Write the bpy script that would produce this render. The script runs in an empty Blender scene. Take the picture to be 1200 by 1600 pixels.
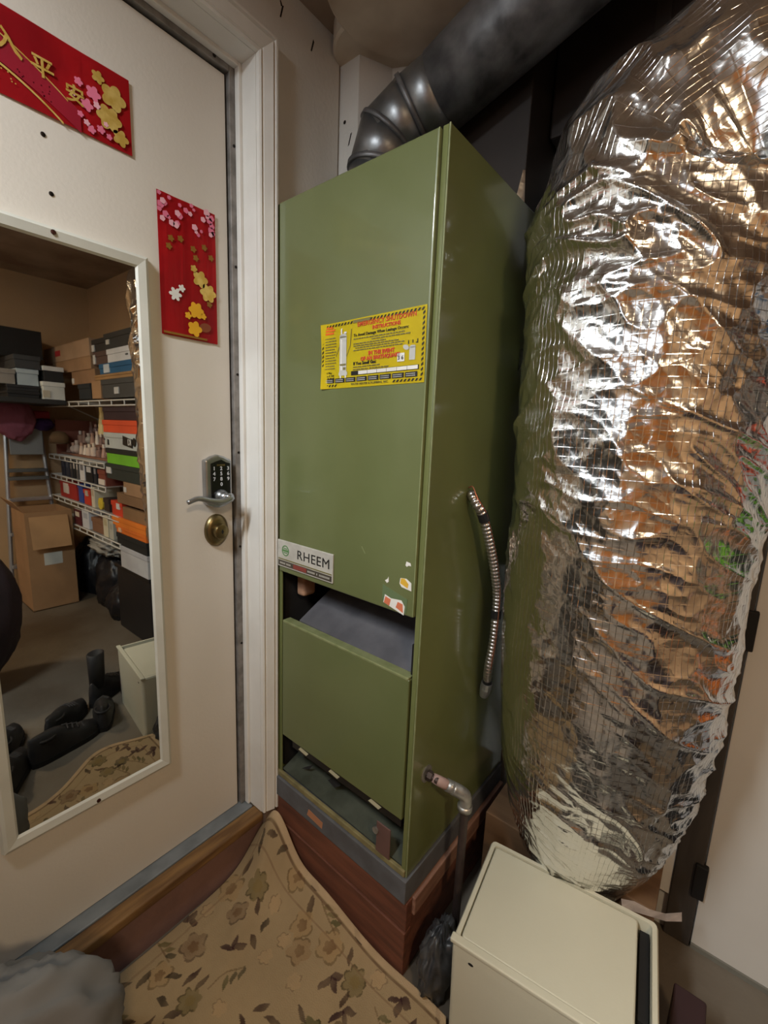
import bpy, bmesh, math, random
import numpy as np
from mathutils import Vector, Matrix, Euler
random.seed(7)
S = bpy.context.scene
COL = S.collection
PI = math.pi

# ---------------------------------------------------------------- camera, world, lights, exposure
cam = bpy.data.objects.new('camera', bpy.data.cameras.new('camera'))
COL.objects.link(cam)
cam.data.sensor_fit = 'VERTICAL'; cam.data.sensor_height = 36.0; cam.data.lens = 687.16*36/1600
cam.data.clip_start = 0.01
cam.location = (1.1007, -0.7008, 1.1838)
cam.rotation_euler = (1.3985, -0.0412, 0.6734)
S.camera = cam
W = bpy.data.worlds.new('world'); S.world = W; W.use_nodes = True
W.node_tree.nodes['Background'].inputs[0].default_value = (0.75, 0.8, 0.9, 1)
W.node_tree.nodes['Background'].inputs[1].default_value = 0.02

def area(name, loc, size, power, color, target=None, sy=None):
    l = bpy.data.lights.new(name, 'AREA'); l.energy = power; l.color = color
    l.shape = 'RECTANGLE'; l.size = size; l.size_y = sy or size
    o = bpy.data.objects.new(name, l); COL.objects.link(o); o.location = loc
    d = (Vector(target)-Vector(loc)) if target else Vector((0, 0, -1))
    o.rotation_euler = d.to_track_quat('-Z', 'Y').to_euler()
    return o
area('ceiling_fixture_light', (0.50, -1.5, 2.185), 0.14, 41, (0.91, 0.965, 1.0), sy=0.9)
area('warm_fixture_light', (2.2, -1.2, 2.185), 0.22, 22, (1.0, 0.76, 0.50), sy=0.22)
area('window_fill_light', (0.9, -3.12, 1.55), 0.9, 1.5, (0.85, 0.92, 1.0), target=(0.9, 0, 1.4), sy=0.7)  # weak cool fill placed at the unseen window
S.view_settings.view_transform = 'Standard'; S.view_settings.look = 'None'
S.view_settings.gamma = 1; S.view_settings.use_curve_mapping = False
S.view_settings.exposure = 0.22

# ---------------------------------------------------------------- helpers
def lin(c):
    return tuple(((v/255)/12.92 if v/255 <= .04045 else ((v/255+.055)/1.055)**2.4) for v in c)
MATS = {}
def mat(name, c, rough=.6, metal=0., c2=None, scale=8., bump=0., bscale=60., emit=None, spec=.5, detail=4., stretch=None, coat=0., rvar=0.):
    """procedural material: base colour mixed with a noise-driven second colour, optional fine bump"""
    if name in MATS: return MATS[name]
    m = bpy.data.materials.new(name); m.use_nodes = True; MATS[name] = m
    nt = m.node_tree; N = nt.nodes; L = nt.links; b = N['Principled BSDF']
    b.inputs['Roughness'].default_value = rough; b.inputs['Metallic'].default_value = metal
    b.inputs['Specular IOR Level'].default_value = spec
    b.inputs['Coat Weight'].default_value = coat
    col = (*lin(c), 1)
    b.inputs['Base Color'].default_value = col
    tc = N.new('ShaderNodeTexCoord'); mp = N.new('ShaderNodeMapping')
    L.new(tc.outputs['Object'], mp.inputs['Vector'])
    if stretch: mp.inputs['Scale'].default_value = stretch
    nz = N.new('ShaderNodeTexNoise'); nz.inputs['Scale'].default_value = scale; nz.inputs['Detail'].default_value = detail
    L.new(mp.outputs[0], nz.inputs['Vector'])
    mx = N.new('ShaderNodeMix'); mx.data_type = 'RGBA'
    c2 = c2 or tuple(max(0, v*.93) for v in c)
    mx.inputs[6].default_value = col; mx.inputs[7].default_value = (*lin(c2), 1)
    rp = N.new('ShaderNodeMapRange'); rp.inputs[1].default_value = .38; rp.inputs[2].default_value = .66
    L.new(nz.outputs['Fac'], rp.inputs[0]); L.new(rp.outputs[0], mx.inputs[0])
    L.new(mx.outputs[2], b.inputs['Base Color'])
    if rvar:
        rr = N.new('ShaderNodeMapRange'); rr.inputs[3].default_value = max(0, rough-rvar); rr.inputs[4].default_value = rough+rvar
        L.new(nz.outputs['Fac'], rr.inputs[0]); L.new(rr.outputs[0], b.inputs['Roughness'])
    if bump:
        n2 = N.new('ShaderNodeTexNoise'); n2.inputs['Scale'].default_value = bscale; n2.inputs['Detail'].default_value = 3
        L.new(mp.outputs[0], n2.inputs['Vector'])
        bp = N.new('ShaderNodeBump'); bp.inputs['Strength'].default_value = bump; bp.inputs['Distance'].default_value = .004
        L.new(n2.outputs['Fac'], bp.inputs['Height']); L.new(bp.outputs[0], b.inputs['Normal'])
    if emit:
        b.inputs['Emission Color'].default_value = (*lin(emit[0]), 1); b.inputs['Emission Strength'].default_value = emit[1]
    return m

def tagset(o, label=None, cat=None, group=None, kind=None):
    if label: o['label'] = label
    if cat: o['category'] = cat
    if group: o['group'] = group
    if kind: o['kind'] = kind
    return o
def empty(name, loc=(0, 0, 0), rot=(0, 0, 0), parent=None):
    o = bpy.data.objects.new(name, None); COL.objects.link(o); o.location = loc; o.rotation_euler = rot
    o.empty_display_size = .05
    if parent: o.parent = parent
    return o
def obj(name, bm, m, parent=None, bevel=0., smooth=False, loc=None, rot=None, seg=2):
    me = bpy.data.meshes.new(name)
    if isinstance(bm, bmesh.types.BMesh):
        bmesh.ops.recalc_face_normals(bm, faces=bm.faces[:])
        bm.to_mesh(me); bm.free()
    else:
        me.from_pydata(*bm); me.update()
    for mm in (m if isinstance(m, (list, tuple)) else [m]): me.materials.append(mm)
    o = bpy.data.objects.new(name, me); COL.objects.link(o)
    if parent: o.parent = parent
    if loc: o.location = loc
    if rot: o.rotation_euler = rot
    if smooth:
        for p in me.polygons: p.use_smooth = True
    if bevel:
        bv = o.modifiers.new('bevel', 'BEVEL'); bv.width = bevel; bv.segments = seg; bv.limit_method = 'ANGLE'
        bv.angle_limit = math.radians(40)
    return o
def bx(bm, x0, x1, y0, y1, z0, z1, mi=0):
    v = [bm.verts.new(p) for p in ((x0,y0,z0),(x1,y0,z0),(x1,y1,z0),(x0,y1,z0),(x0,y0,z1),(x1,y0,z1),(x1,y1,z1),(x0,y1,z1))]
    for f in ((0,3,2,1),(4,5,6,7),(0,1,5,4),(1,2,6,5),(2,3,7,6),(3,0,4,7)):
        bm.faces.new([v[i] for i in f]).material_index = mi
    return v
def box(name, m, b, parent=None, bevel=0., **k):
    bm = bmesh.new(); bx(bm, *b); return obj(name, bm, m, parent, bevel, **k)
def frames(pts):
    """rotation-minimising frames along a path"""
    P = [Vector(p) for p in pts]; T = []
    for i in range(len(P)):
        a = P[max(0, i-1)]; b = P[min(len(P)-1, i+1)]; T.append((b-a).normalized())
    n = T[0].orthogonal().normalized(); out = []
    for i, t in enumerate(T):
        n = (n - t*n.dot(t)).normalized(); out.append((P[i], n, t.cross(n)))
    return out
def tube(bm, pts, r, n=10, caps=True, mi=0):
    F = frames(pts); R = r if isinstance(r, (list, tuple)) else [r]*len(pts); rings = []
    for (p, a, b), rr in zip(F, R):
        rings.append([bm.verts.new(p + a*rr*math.cos(2*PI*k/n) + b*rr*math.sin(2*PI*k/n)) for k in range(n)])
    for i in range(len(rings)-1):
        for k in range(n):
            bm.faces.new((rings[i][k], rings[i][(k+1) % n], rings[i+1][(k+1) % n], rings[i+1][k])).material_index = mi
    if caps:
        bm.faces.new(rings[0][::-1]); bm.faces.new(rings[-1])
def spline(pts, n=8):
    """Catmull-Rom"""
    P = [Vector(p) for p in pts]; P = [P[0]*2-P[1]] + P + [P[-1]*2-P[-2]]; out = []
    for i in range(1, len(P)-2):
        for k in range(n):
            t = k/n; a, b, c, d = P[i-1], P[i], P[i+1], P[i+2]
            out.append(.5*((2*b)+(c-a)*t+(2*a-5*b+4*c-d)*t*t+(3*b-a-3*c+d)*t**3))
    out.append(P[-2]); return out
def prism(bm, poly, h, mi=0):
    """polygon in xy extruded from z=0 to z=h"""
    lo = [bm.verts.new((x, y, 0)) for x, y in poly]; hi = [bm.verts.new((x, y, h)) for x, y in poly]; n = len(poly)
    bm.faces.new(lo[::-1]).material_index = mi; bm.faces.new(hi).material_index = mi
    for i in range(n): bm.faces.new((lo[i], lo[(i+1) % n], hi[(i+1) % n], hi[i])).material_index = mi
def lathe(bm, prof, n=16, center=(0, 0, 0), axis='z', mi=0):
    rings = []
    for r, h in prof:
        ring = []
        for k in range(n):
            a = 2*PI*k/n; c, s = r*math.cos(a), r*math.sin(a)
            p = (c, s, h) if axis == 'z' else ((h, c, s) if axis == 'x' else (s, h, c))
            ring.append(bm.verts.new((p[0]+center[0], p[1]+center[1], p[2]+center[2])))
        rings.append(ring)
    for i in range(len(rings)-1):
        for k in range(n):
            bm.faces.new((rings[i][k], rings[i][(k+1) % n], rings[i+1][(k+1) % n], rings[i+1][k])).material_index = mi
    bm.faces.new(rings[0][::-1]); bm.faces.new(rings[-1])
def ellipse(cx, cy, rx, ry, n=14, a=0.):
    return [(cx+rx*math.cos(2*PI*k/n)*math.cos(a)-ry*math.sin(2*PI*k/n)*math.sin(a),
             cy+rx*math.cos(2*PI*k/n)*math.sin(a)+ry*math.sin(2*PI*k/n)*math.cos(a)) for k in range(n)]
def flower(cx, cy, r, lobes=5, n=30, deep=.35):
    return [(cx+r*(1-deep+deep*abs(math.cos(lobes*t/2)))*math.cos(t), cy+r*(1-deep+deep*abs(math.cos(lobes*t/2)))*math.sin(t)) for t in (2*PI*k/n for k in range(n))]
def text(name, s, size, m, parent, M, ext=.0004, align='LEFT', sx=1., bold=0.):
    """lettering as a thin mesh; M maps the text plane (x right, y up, z out) into the parent's space"""
    cu = bpy.data.curves.new('lettering', 'FONT'); cu.body = s; cu.size = size; cu.extrude = ext; cu.align_x = align
    cu.resolution_u = 3; cu.offset = bold; cu.space_character = 1.07
    t = bpy.data.objects.new('lettering', cu); COL.objects.link(t); bpy.context.view_layer.update()
    me = bpy.data.meshes.new_from_object(t.evaluated_get(bpy.context.evaluated_depsgraph_get()))
    bpy.data.objects.remove(t); bpy.data.curves.remove(cu)
    me.materials.clear(); me.materials.append(m)
    me.transform(M @ Matrix.Diagonal((sx, 1, 1, 1)))
    o = bpy.data.objects.new(name, me); COL.objects.link(o)
    if parent: o.parent = parent
    return o
def basis(o, x, y):
    x = Vector(x).normalized(); y = Vector(y).normalized(); z = x.cross(y)
    return Matrix(((x[0], y[0], z[0], o[0]), (x[1], y[1], z[1], o[1]), (x[2], y[2], z[2], o[2]), (0, 0, 0, 1)))
def flat(name, polys, M, m, parent, h=.0004):
    """flat print: thin prisms of polygons in a plane, joined"""
    bm = bmesh.new()
    for p in polys: prism(bm, p, h)
    bmesh.ops.transform(bm, matrix=M, verts=bm.verts[:])
    o = obj(name, bm, m, parent)
    if len(polys) > 1: o['kind'] = 'stuff'
    return o
def rectp(x0, y0, x1, y1): return [(x0, y0), (x1, y0), (x1, y1), (x0, y1)]

# numpy gradient noise
_rng = np.random.RandomState(3); _perm = _rng.permutation(256); _perm = np.concatenate([_perm, _perm, _perm])
_g = _rng.normal(size=(256, 3)); _g /= np.linalg.norm(_g, axis=1)[:, None]
def pnoise(x, y, z):
    xi, yi, zi = np.floor(x).astype(int), np.floor(y).astype(int), np.floor(z).astype(int)
    xf, yf, zf = x-xi, y-yi, z-zi; u, v, w = [t*t*t*(t*(t*6-15)+10) for t in (xf, yf, zf)]
    r = 0
    for dx in (0, 1):
        for dy in (0, 1):
            for dz in (0, 1):
                h = _perm[_perm[_perm[(xi+dx) & 255]+((yi+dy) & 255)]+((zi+dz) & 255)]
                g = _g[h]; d = g[..., 0]*(xf-dx)+g[..., 1]*(yf-dy)+g[..., 2]*(zf-dz)
                r = r + d*(u if dx else 1-u)*(v if dy else 1-v)*(w if dz else 1-w)
    return r
def grid_mesh(name, X, Y, Z, m, parent=None, wrap=False, smooth=True):
    a, b = X.shape; V = np.stack([X, Y, Z], -1).reshape(-1, 3)
    i, j = np.meshgrid(np.arange(a-1), np.arange(b if wrap else b-1), indexing='ij')
    j2 = (j+1) % b
    Q = np.stack([i*b+j, i*b+j2, (i+1)*b+j2, (i+1)*b+j], -1).reshape(-1, 4)
    me = bpy.data.meshes.new(name)
    me.vertices.add(len(V)); me.vertices.foreach_set('co', V.astype(np.float32).ravel())
    me.loops.add(len(Q)*4); me.loops.foreach_set('vertex_index', Q.astype(np.int32).ravel())
    me.polygons.add(len(Q)); me.polygons.foreach_set('loop_start', np.arange(0, len(Q)*4, 4, dtype=np.int32))
    me.polygons.foreach_set('use_smooth', np.full(len(Q), smooth)); me.update(calc_edges=True)
    me.materials.append(m)
    o = bpy.data.objects.new(name, me); COL.objects.link(o)
    if parent: o.parent = parent
    return o

# ---------------------------------------------------------------- materials
M_wall = mat('white_wall_paint', (214, 213, 208), .7, c2=(204, 203, 198), scale=3, bump=.25, bscale=90)
M_tan = mat('tan_wall_paint', (186, 152, 112), .8, c2=(176, 146, 112), scale=2, bump=.2, bscale=50)
M_ceil = mat('stained_ceiling', (170, 152, 134), .85, c2=(140, 118, 100), scale=3.5, bump=.3, bscale=60)
M_collar = mat('stained_collar', (206, 192, 172), .75, c2=(168, 148, 126), scale=5, bump=.1)
M_floor = mat('concrete_floor', (116, 108, 96), .6, c2=(92, 80, 66), scale=2.2, bump=.3, bscale=40, detail=8)
M_door = mat('door_paint', (218, 212, 202), .5, c2=(212, 205, 194), scale=2, bump=.08, bscale=120)
M_trim = mat('trim_paint', (226, 225, 220), .4, c2=(216, 214, 208), scale=6, bump=.12, bscale=60)
M_strip = mat('weather_strip_metal', (150, 146, 142), .5, .5, c2=(120, 116, 112), scale=30)
M_dark = mat('dark_gap', (18, 16, 15), .8)
M_screw = mat('screw_dark', (40, 34, 30), .4, .7)
M_thr = mat('threshold_grey', (132, 138, 142), .55, .3, c2=(112, 118, 122), scale=12)
M_sill = mat('sill_wood', (136, 102, 60), .6, c2=(98, 68, 38), scale=6, stretch=(8, 1, 8), bump=.2)
M_riser = mat('riser_concrete', (134, 104, 98), .8, c2=(112, 88, 86), scale=7, bump=.3)
M_green = mat('green_enamel', (104, 112, 72), .3, c2=(97, 105, 65), scale=4, bump=.06, bscale=14, coat=.25, rvar=.05)
M_green2 = mat('green_enamel_side', (112, 119, 74), .2, c2=(104, 111, 68), scale=3, bump=.16, bscale=7, coat=.4, rvar=.04)
M_edge = mat('lit_edge_and_scratch_green', (134, 140, 100), .4, c2=(118, 126, 84), scale=40)  # paler green: edge highlights put into the colour, also used for the scratch
M_inner = mat('furnace_inside', (26, 26, 28), .8, c2=(16, 15, 15), scale=12)
M_baffle = mat('baffle_grey', (92, 92, 98), .6, .1, c2=(70, 70, 76), scale=10)
M_tray = mat('burner_tray', (104, 110, 96), .7, c2=(78, 84, 70), scale=14, bump=.2)
M_rim = mat('tray_rim', (138, 128, 88), .6, c2=(112, 104, 70), scale=30)
M_insul = mat('pink_insulation', (176, 138, 112), .8, c2=(146, 106, 82), scale=18)
M_plate = mat('nameplate_aluminium', (206, 204, 196), .4, .25, c2=(190, 188, 180), scale=30)
M_black = mat('black_print', (24, 23, 22), .5)
M_greenink = mat('green_print', (92, 138, 84), .5)
M_redink = mat('red_print', (206, 70, 30), .5)
M_orange_ink = mat('orange_print', (232, 108, 24), .5)
M_greyink = mat('grey_print', (120, 112, 60), .6)
M_yellow = mat('yellow_label', (250, 228, 30), .45, c2=(244, 218, 24), scale=6)
M_white = mat('white_paper', (232, 230, 224), .6)
M_galv = mat('galvanised_steel', (150, 152, 154), .38, .85, c2=(116, 118, 120), scale=14, bump=.12, rvar=.1)
M_galvd = mat('dusty_duct_steel', (128, 128, 130), .5, .55, c2=(70, 70, 72), scale=13, bump=.6, bscale=22, rvar=.14, detail=8)
M_plen = mat('plenum_black', (46, 38, 34), .6, .2, c2=(34, 28, 26), scale=6)
M_skirt = mat('grey_skirt', (96, 98, 102), .75, c2=(82, 82, 84), scale=14, bump=.2)
M_red = mat('redwood_board', (120, 72, 52), .7, c2=(92, 54, 40), scale=5, stretch=(1, 6, 9), bump=.25)
M_redl = mat('redwood_board_light', (150, 112, 92), .75, c2=(118, 80, 64), scale=6, stretch=(6, 1, 6), bump=.25)
M_peach = mat('bare_patch', (184, 128, 92), .8)
M_pipe = mat('black_iron_pipe', (74, 62, 58), .55, .4, c2=(54, 44, 42), scale=20)
M_zinc = mat('zinc_fitting', (178, 176, 170), .38, .7, c2=(146, 144, 138), scale=40, bump=.2)
M_flex = mat('flex_conduit', (196, 192, 188), .28, .95, c2=(170, 164, 158), scale=60)
M_tape = mat('black_tape', (22, 21, 22), .5)
M_cop = mat('copper_wire', (190, 120, 90), .35, .8)
M_cream = mat('cream_plastic', (204, 200, 178), .5, c2=(198, 194, 172), scale=3, bump=.05, bscale=200)
M_maroon = mat('dark_maroon_box', (52, 32, 34), .6, c2=(40, 24, 26), scale=8)
M_tapew = mat('paper_tape', (196, 180, 166), .6, c2=(176, 160, 148), scale=40)
M_clothg = mat('grey_cloth', (128, 128, 127), .95, c2=(104, 104, 103), scale=4, bump=.35, bscale=16, stretch=(1, .35, 1))
M_frame = mat('mirror_frame_paint', (206, 206, 196), .4, c2=(198, 198, 188), scale=12)
M_cardb = mat('cardboard', (168, 130, 92), .8, c2=(156, 120, 84), scale=5)
M_alu = mat('aluminium', (200, 200, 204), .35, .8)
M_wirew = mat('white_wire', (224, 222, 214), .4)
M_plastic = mat('clear_plastic_bag', (170, 168, 160), .25, c2=(140, 138, 130), scale=12)
M_bagblk = mat('black_sack', (30, 31, 36), .4, c2=(22, 22, 26), scale=9, bump=.4, bscale=18)
M_shoe = mat('black_shoe', (28, 27, 28), .6, c2=(42, 40, 40), scale=14)
M_glow = mat('lit_diffuser', (255, 255, 255), .5, emit=((255, 252, 246), 5.0))
M_gloww = mat('warm_globe', (255, 220, 170), .5, emit=((255, 196, 120), 6.0))
M_mirror = mat('mirror_silver', (206, 208, 204), .012, 1.0, c2=(205, 207, 203), scale=1)
M_nick = mat('satin_nickel', (168, 170, 172), .3, .9, c2=(150, 152, 154), scale=20)
M_brass = mat('aged_brass', (134, 118, 82), .34, .9, c2=(110, 96, 64), scale=30)
M_keypad = mat('keypad_black', (14, 14, 16), .2)

def foil_mat(name, grid=True, rough=.15):
    """crinkled foil facing: metal, with the scrim's fine threads as relief"""
    m = bpy.data.materials.new(name); m.use_nodes = True; nt = m.node_tree; N = nt.nodes; L = nt.links; b = N['Principled BSDF']
    b.inputs['Metallic'].default_value = 1; b.inputs['Roughness'].default_value = rough
    b.inputs['Base Color'].default_value = (.80, .80, .79, 1)
    at = N.new('ShaderNodeAttribute'); at.attribute_name = 'uvw'
    hs = []
    if grid:
        sep = N.new('ShaderNodeSeparateXYZ'); L.new(at.outputs['Vector'], sep.inputs[0])
        for ch, f, lv in (('X', 1/.0115, 1.), ('Y', 1/.017, .45)):
            mu = N.new('ShaderNodeMath'); mu.operation = 'MULTIPLY'; mu.inputs[1].default_value = f; L.new(sep.outputs[ch], mu.inputs[0])
            fr = N.new('ShaderNodeMath'); fr.operation = 'FRACT'; L.new(mu.outputs[0], fr.inputs[0])
            mr = N.new('ShaderNodeMapRange'); mr.interpolation_type = 'SMOOTHSTEP'
            mr.inputs[1].default_value = .0; mr.inputs[2].default_value = .10; mr.inputs[3].default_value = lv; mr.inputs[4].default_value = 0
            L.new(fr.outputs[0], mr.inputs[0]); hs.append(mr.outputs[0])
        ad = N.new('ShaderNodeMath'); ad.operation = 'MAXIMUM'; L.new(hs[0], ad.inputs[0]); L.new(hs[1], ad.inputs[1])
        b1 = N.new('ShaderNodeBump'); b1.inputs['Strength'].default_value = .5; b1.inputs['Distance'].default_value = .0011
        L.new(ad.outputs[0], b1.inputs['Height'])
    tc = N.new('ShaderNodeTexCoord')
    nz = N.new('ShaderNodeTexNoise'); nz.inputs['Scale'].default_value = 16; nz.inputs['Detail'].default_value = 3
    L.new(tc.outputs['Object'], nz.inputs['Vector'])
    vm = N.new('ShaderNodeVectorMath'); vm.operation = 'MULTIPLY_ADD'; vm.inputs[1].default_value = (.09, .09, .09)
    L.new(nz.outputs['Color'], vm.inputs[0]); L.new(tc.outputs['Object'], vm.inputs[2])
    prev = b1.outputs[0] if grid else None
    for sc, st_, di in ((22, .26, .007), (62, .17, .003)):
        vo = N.new('ShaderNodeTexVoronoi'); vo.inputs['Scale'].default_value = sc; L.new(vm.outputs[0], vo.inputs['Vector'])
        bb = N.new('ShaderNodeBump'); bb.inputs['Strength'].default_value = st_; bb.inputs['Distance'].default_value = di
        L.new(vo.outputs['Distance'], bb.inputs['Height'])
        if prev: L.new(prev, bb.inputs['Normal'])
        prev = bb.outputs[0]
    L.new(prev, b.inputs['Normal'])
    nr = N.new('ShaderNodeTexNoise'); nr.inputs['Scale'].default_value = 5; L.new(tc.outputs['Object'], nr.inputs['Vector'])
    mr = N.new('ShaderNodeMapRange'); mr.inputs[3].default_value = rough-.05; mr.inputs[4].default_value = rough+.12
    L.new(nr.outputs['Fac'], mr.inputs[0]); L.new(mr.outputs[0], b.inputs['Roughness'])
    return m
M_foil = foil_mat('foil_facing'); M_foiltab = foil_mat('foil_tape', False, .25)

# ---------------------------------------------------------------- the room
ZF, ZC, YB, XR, YF, YR = -.17, 2.25, .65, 3.22, -3.2, .755
def st(o): o['kind'] = 'structure'; return o
st(box('floor', M_floor, (-.62, XR+.02, YF-.02, YR+.02, ZF-.1, ZF)))
ceil = st(box('ceiling', M_ceil, (-.62, XR+.02, YF-.02, YR+.02, ZC, ZC+.1)))
# round stepped collars on the ceiling above the furnace
bm = bmesh.new(); lathe(bm, [(.124, ZC), (.124, ZC-.05), (.118, ZC-.056), (.0, ZC-.056)][:3], 48, (.19, .352, 0)); obj('ceiling_collar', bm, M_collar, ceil)
bm = bmesh.new(); lathe(bm, [(.186, ZC), (.186, ZC-.06), (.178, ZC-.068)], 64, (.362, .238, 0)); obj('ceiling_collar', bm, M_collar, ceil)
# door wall with its opening (door face is x=0, wall face is x=.085)
bm = bmesh.new(); XW = .085
bx(bm, -.05, XW, .045, .306, ZF, ZC); bx(bm, -.05, XW, -.93, .045, 2.075, ZC); bx(bm, -.05, XW, YF, -.93, ZF, ZC)
wl = st(obj('wall_left', bm, M_wall))
# dark scuffs in the paint
flat('paint_scuff', [[(.0,.0),(.004,.001),(.012,.03),(.007,.028)], [(.004,.024),(.0,.034),(.003,.036),(.008,.028)]], basis((XW+.0002, .1, 2.175), (0,1,0), (0,0,1)), M_screw, wl)
flat('paint_scuff', [[(.0,.0),(.004,.0),(.012,.026),(.008,.03)]], basis((XW+.0002, .2, 2.165), (0,1,0), (0,0,1)), M_screw, wl)
st(box('wall_side', M_wall, (-.62, -.6, .306, YB, ZF, ZC)))
st(box('wall_recess', M_wall, (-.6, .286, .44, YB-.001, 1.775, ZC-.001)))  # wall face brought forward so lamp light reaches it
bm = bmesh.new(); bx(bm, -.6, 1.53, YB, YB+.02, ZF, ZC); bx(bm, 1.51, 1.53, YB+.02, YR, ZF, ZC)
wb = st(obj('wall_back', bm, M_wall))
bm = bmesh.new(); prism(bm, [(-.04,.3125),(.155,.3125),(.20,.40),(.285,.4399),(-.04,.4399)], ZC-.001-1.775); bmesh.ops.translate(bm, vec=(0,0,1.775), verts=bm.verts[:])
st(obj('light_catch_wall', bm, M_wall))  # added wall block, shaped to catch lamp light beside the flue
bm = bmesh.new(); bx(bm, 1.51, XR, YR, YR+.02, ZF, ZC); st(obj('wall_rear', bm, M_tan))
flat('paint_scuff', [[(0,0),(.004,.002),(.014,.03),(.009,.028)], ellipse(-.015,.065,.005,.005,8)], basis((.12, .3119, 1.985), (1,0,0), (0,0,1)), M_screw, wb)
st(box('wall_right', M_tan, (XR, XR+.02, YF, YR, ZF, ZC)))
st(box('wall_front', M_tan, (-.05, XR, YF-.02, YF, ZF, ZC)))
# unseen orange wooden door behind the camera, added for the foil's orange reflection
M_gd = mat('orange_varnished_wood', (206, 132, 48), .45, c2=(176, 104, 34), scale=5, stretch=(.6, 4, 8), bump=.1)
d3 = st(empty('added_door_3', (1.56, YF, ZF)))
for i in range(5):
    for j in range(3): box('door_panel', M_gd, (j*.53+.01, j*.53+.52, .002, .022, .02+i*.40, .41+i*.40), d3, .008)
box('door_backing', M_gd, (0, 1.6, 0, .01, 0, 2.04), d3)
# unseen window in the front wall, its pane glows as a weak cool fill
w1 = st(empty('unseen_window_1', (.9, YF, 1.55)))
for n_, b_ in (('window_frame', (-.52,.52,0,.03,-.42,-.36)), ('window_frame', (-.52,.52,0,.03,.36,.42)), ('window_frame', (-.52,-.46,0,.03,-.36,.36)), ('window_frame', (.46,.52,0,.03,-.36,.36)), ('window_mullion', (-.015,.015,0,.025,-.36,.36))):
    box(n_, M_trim, b_, w1, .004)
box('window_pane', mat('glowing_pane', (225, 232, 240), .3, emit=((215, 228, 245), 1.2)), (-.46, .46, 0, .008, -.36, .36), w1)

# ---- door_1 : slab, recessed in its jamb
d1 = st(empty('door_1', (0, 0, 0)))
slab = box('door_slab', M_door, (-.045, 0, -.86, 0, .0, 2.03), d1)
for (y, z) in ((-.3834,1.7136), (-.3777,1.6151)):
    bm = bmesh.new(); lathe(bm, [(.0042,-.001),(.0042,.0012),(.002,.002)], 10, (0, y, z), 'x'); obj('nail', bm, M_screw, d1)
# keypad lever lock
lk = empty('keypad_lock', (0, -.051, 1.042), parent=d1)
prof = [(-.0385,-.058),(-.03,-.062),(-.014,-.068),(0,-.07),(.014,-.068),(.03,-.062),(.0385,-.058),(.0385,.06),(.03,.0615),(.018,.068),(0,.073),(-.018,.068),(-.03,.0615),(-.0385,.06)]
bm = bmesh.new(); prism(bm, prof, .022); bmesh.ops.transform(bm, matrix=basis((0,0,0),(0,1,0),(0,0,1)), verts=bm.verts[:])
obj('lock_body', bm, M_nick, lk, .005)
prof2 = [(-.024,-.052),(0,-.06),(.032,-.052),(.032,.05),(.02,.053),(.006,.06),(-.008,.056),(-.024,.05)]
bm = bmesh.new(); prism(bm, prof2, .0025); bmesh.ops.transform(bm, matrix=basis((.022,0,0),(0,1,0),(0,0,1)), verts=bm.verts[:])
obj('keypad', bm, M_keypad, lk)
flat('display_strip', [rectp(-.008,.0435,.016,.048)], basis((.0246,0,0),(0,1,0),(0,0,1)), M_brass, lk)
M_digit = mat('digit_white', (210, 214, 220), .5)
for i, ch in enumerate('1234567890'):
    r, c = divmod(i, 3)
    if ch == '0': r, c = 3, 1
    text('key_digit', ch, .0135, M_digit, lk, basis((.0246, -.019+c*.0205, .0325-r*.0142), (0,1,0), (0,0,1)), bold=.0003)
bm = bmesh.new(); lathe(bm, [(.0185,.022),(.0185,.032),(.014,.037),(.0115,.041),(.0115,.054)], 24, (0,.002,-.038), 'x'); obj('lever_rose', bm, M_nick, lk, smooth=True)
bm = bmesh.new()
L_ = spline([(.056,.014,-.038),(.060,.004,-.042),(.060,-.02,-.047),(.059,-.05,-.042),(.058,-.08,-.034),(.057,-.108,-.042)], 6)
tube(bm, L_, [.0095+.0*i if i < 8 else .0095-.004*(i-8)/(len(L_)-8) for i in range(len(L_))], 10)
tube(bm, [(.045,.003,-.038),(.062,.012,-.039)], .0115, 12)
obj('lever_handle', bm, M_nick, lk, smooth=True)
db = empty('deadbolt', (0, -.052, .907), parent=d1); db.scale = (1, 1.1, 1.12); db['label'] = 'aged brass oval deadbolt plate and thumb knob'
bm = bmesh.new(); lathe(bm, [(.035,0),(.035,.006),(.028,.013),(.022,.015)], 32, axis='x'); bmesh.ops.scale(bm, vec=(1,.9,1.15), verts=bm.verts[:]); obj('bolt_plate', bm, M_brass, db, smooth=True)
bm = bmesh.new(); lathe(bm, [(.019,.012),(.0185,.032),(.016,.034)], 24, axis='x'); obj('bolt_cylinder', bm, M_brass, db, smooth=True)
bm = bmesh.new(); bx(bm, .034,.0355,-.0012,.0012,-.005,.005); lathe(bm, [(.003,.034),(.003,.0352)], 10, axis='x'); obj('keyhole', bm, M_dark, db)
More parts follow.
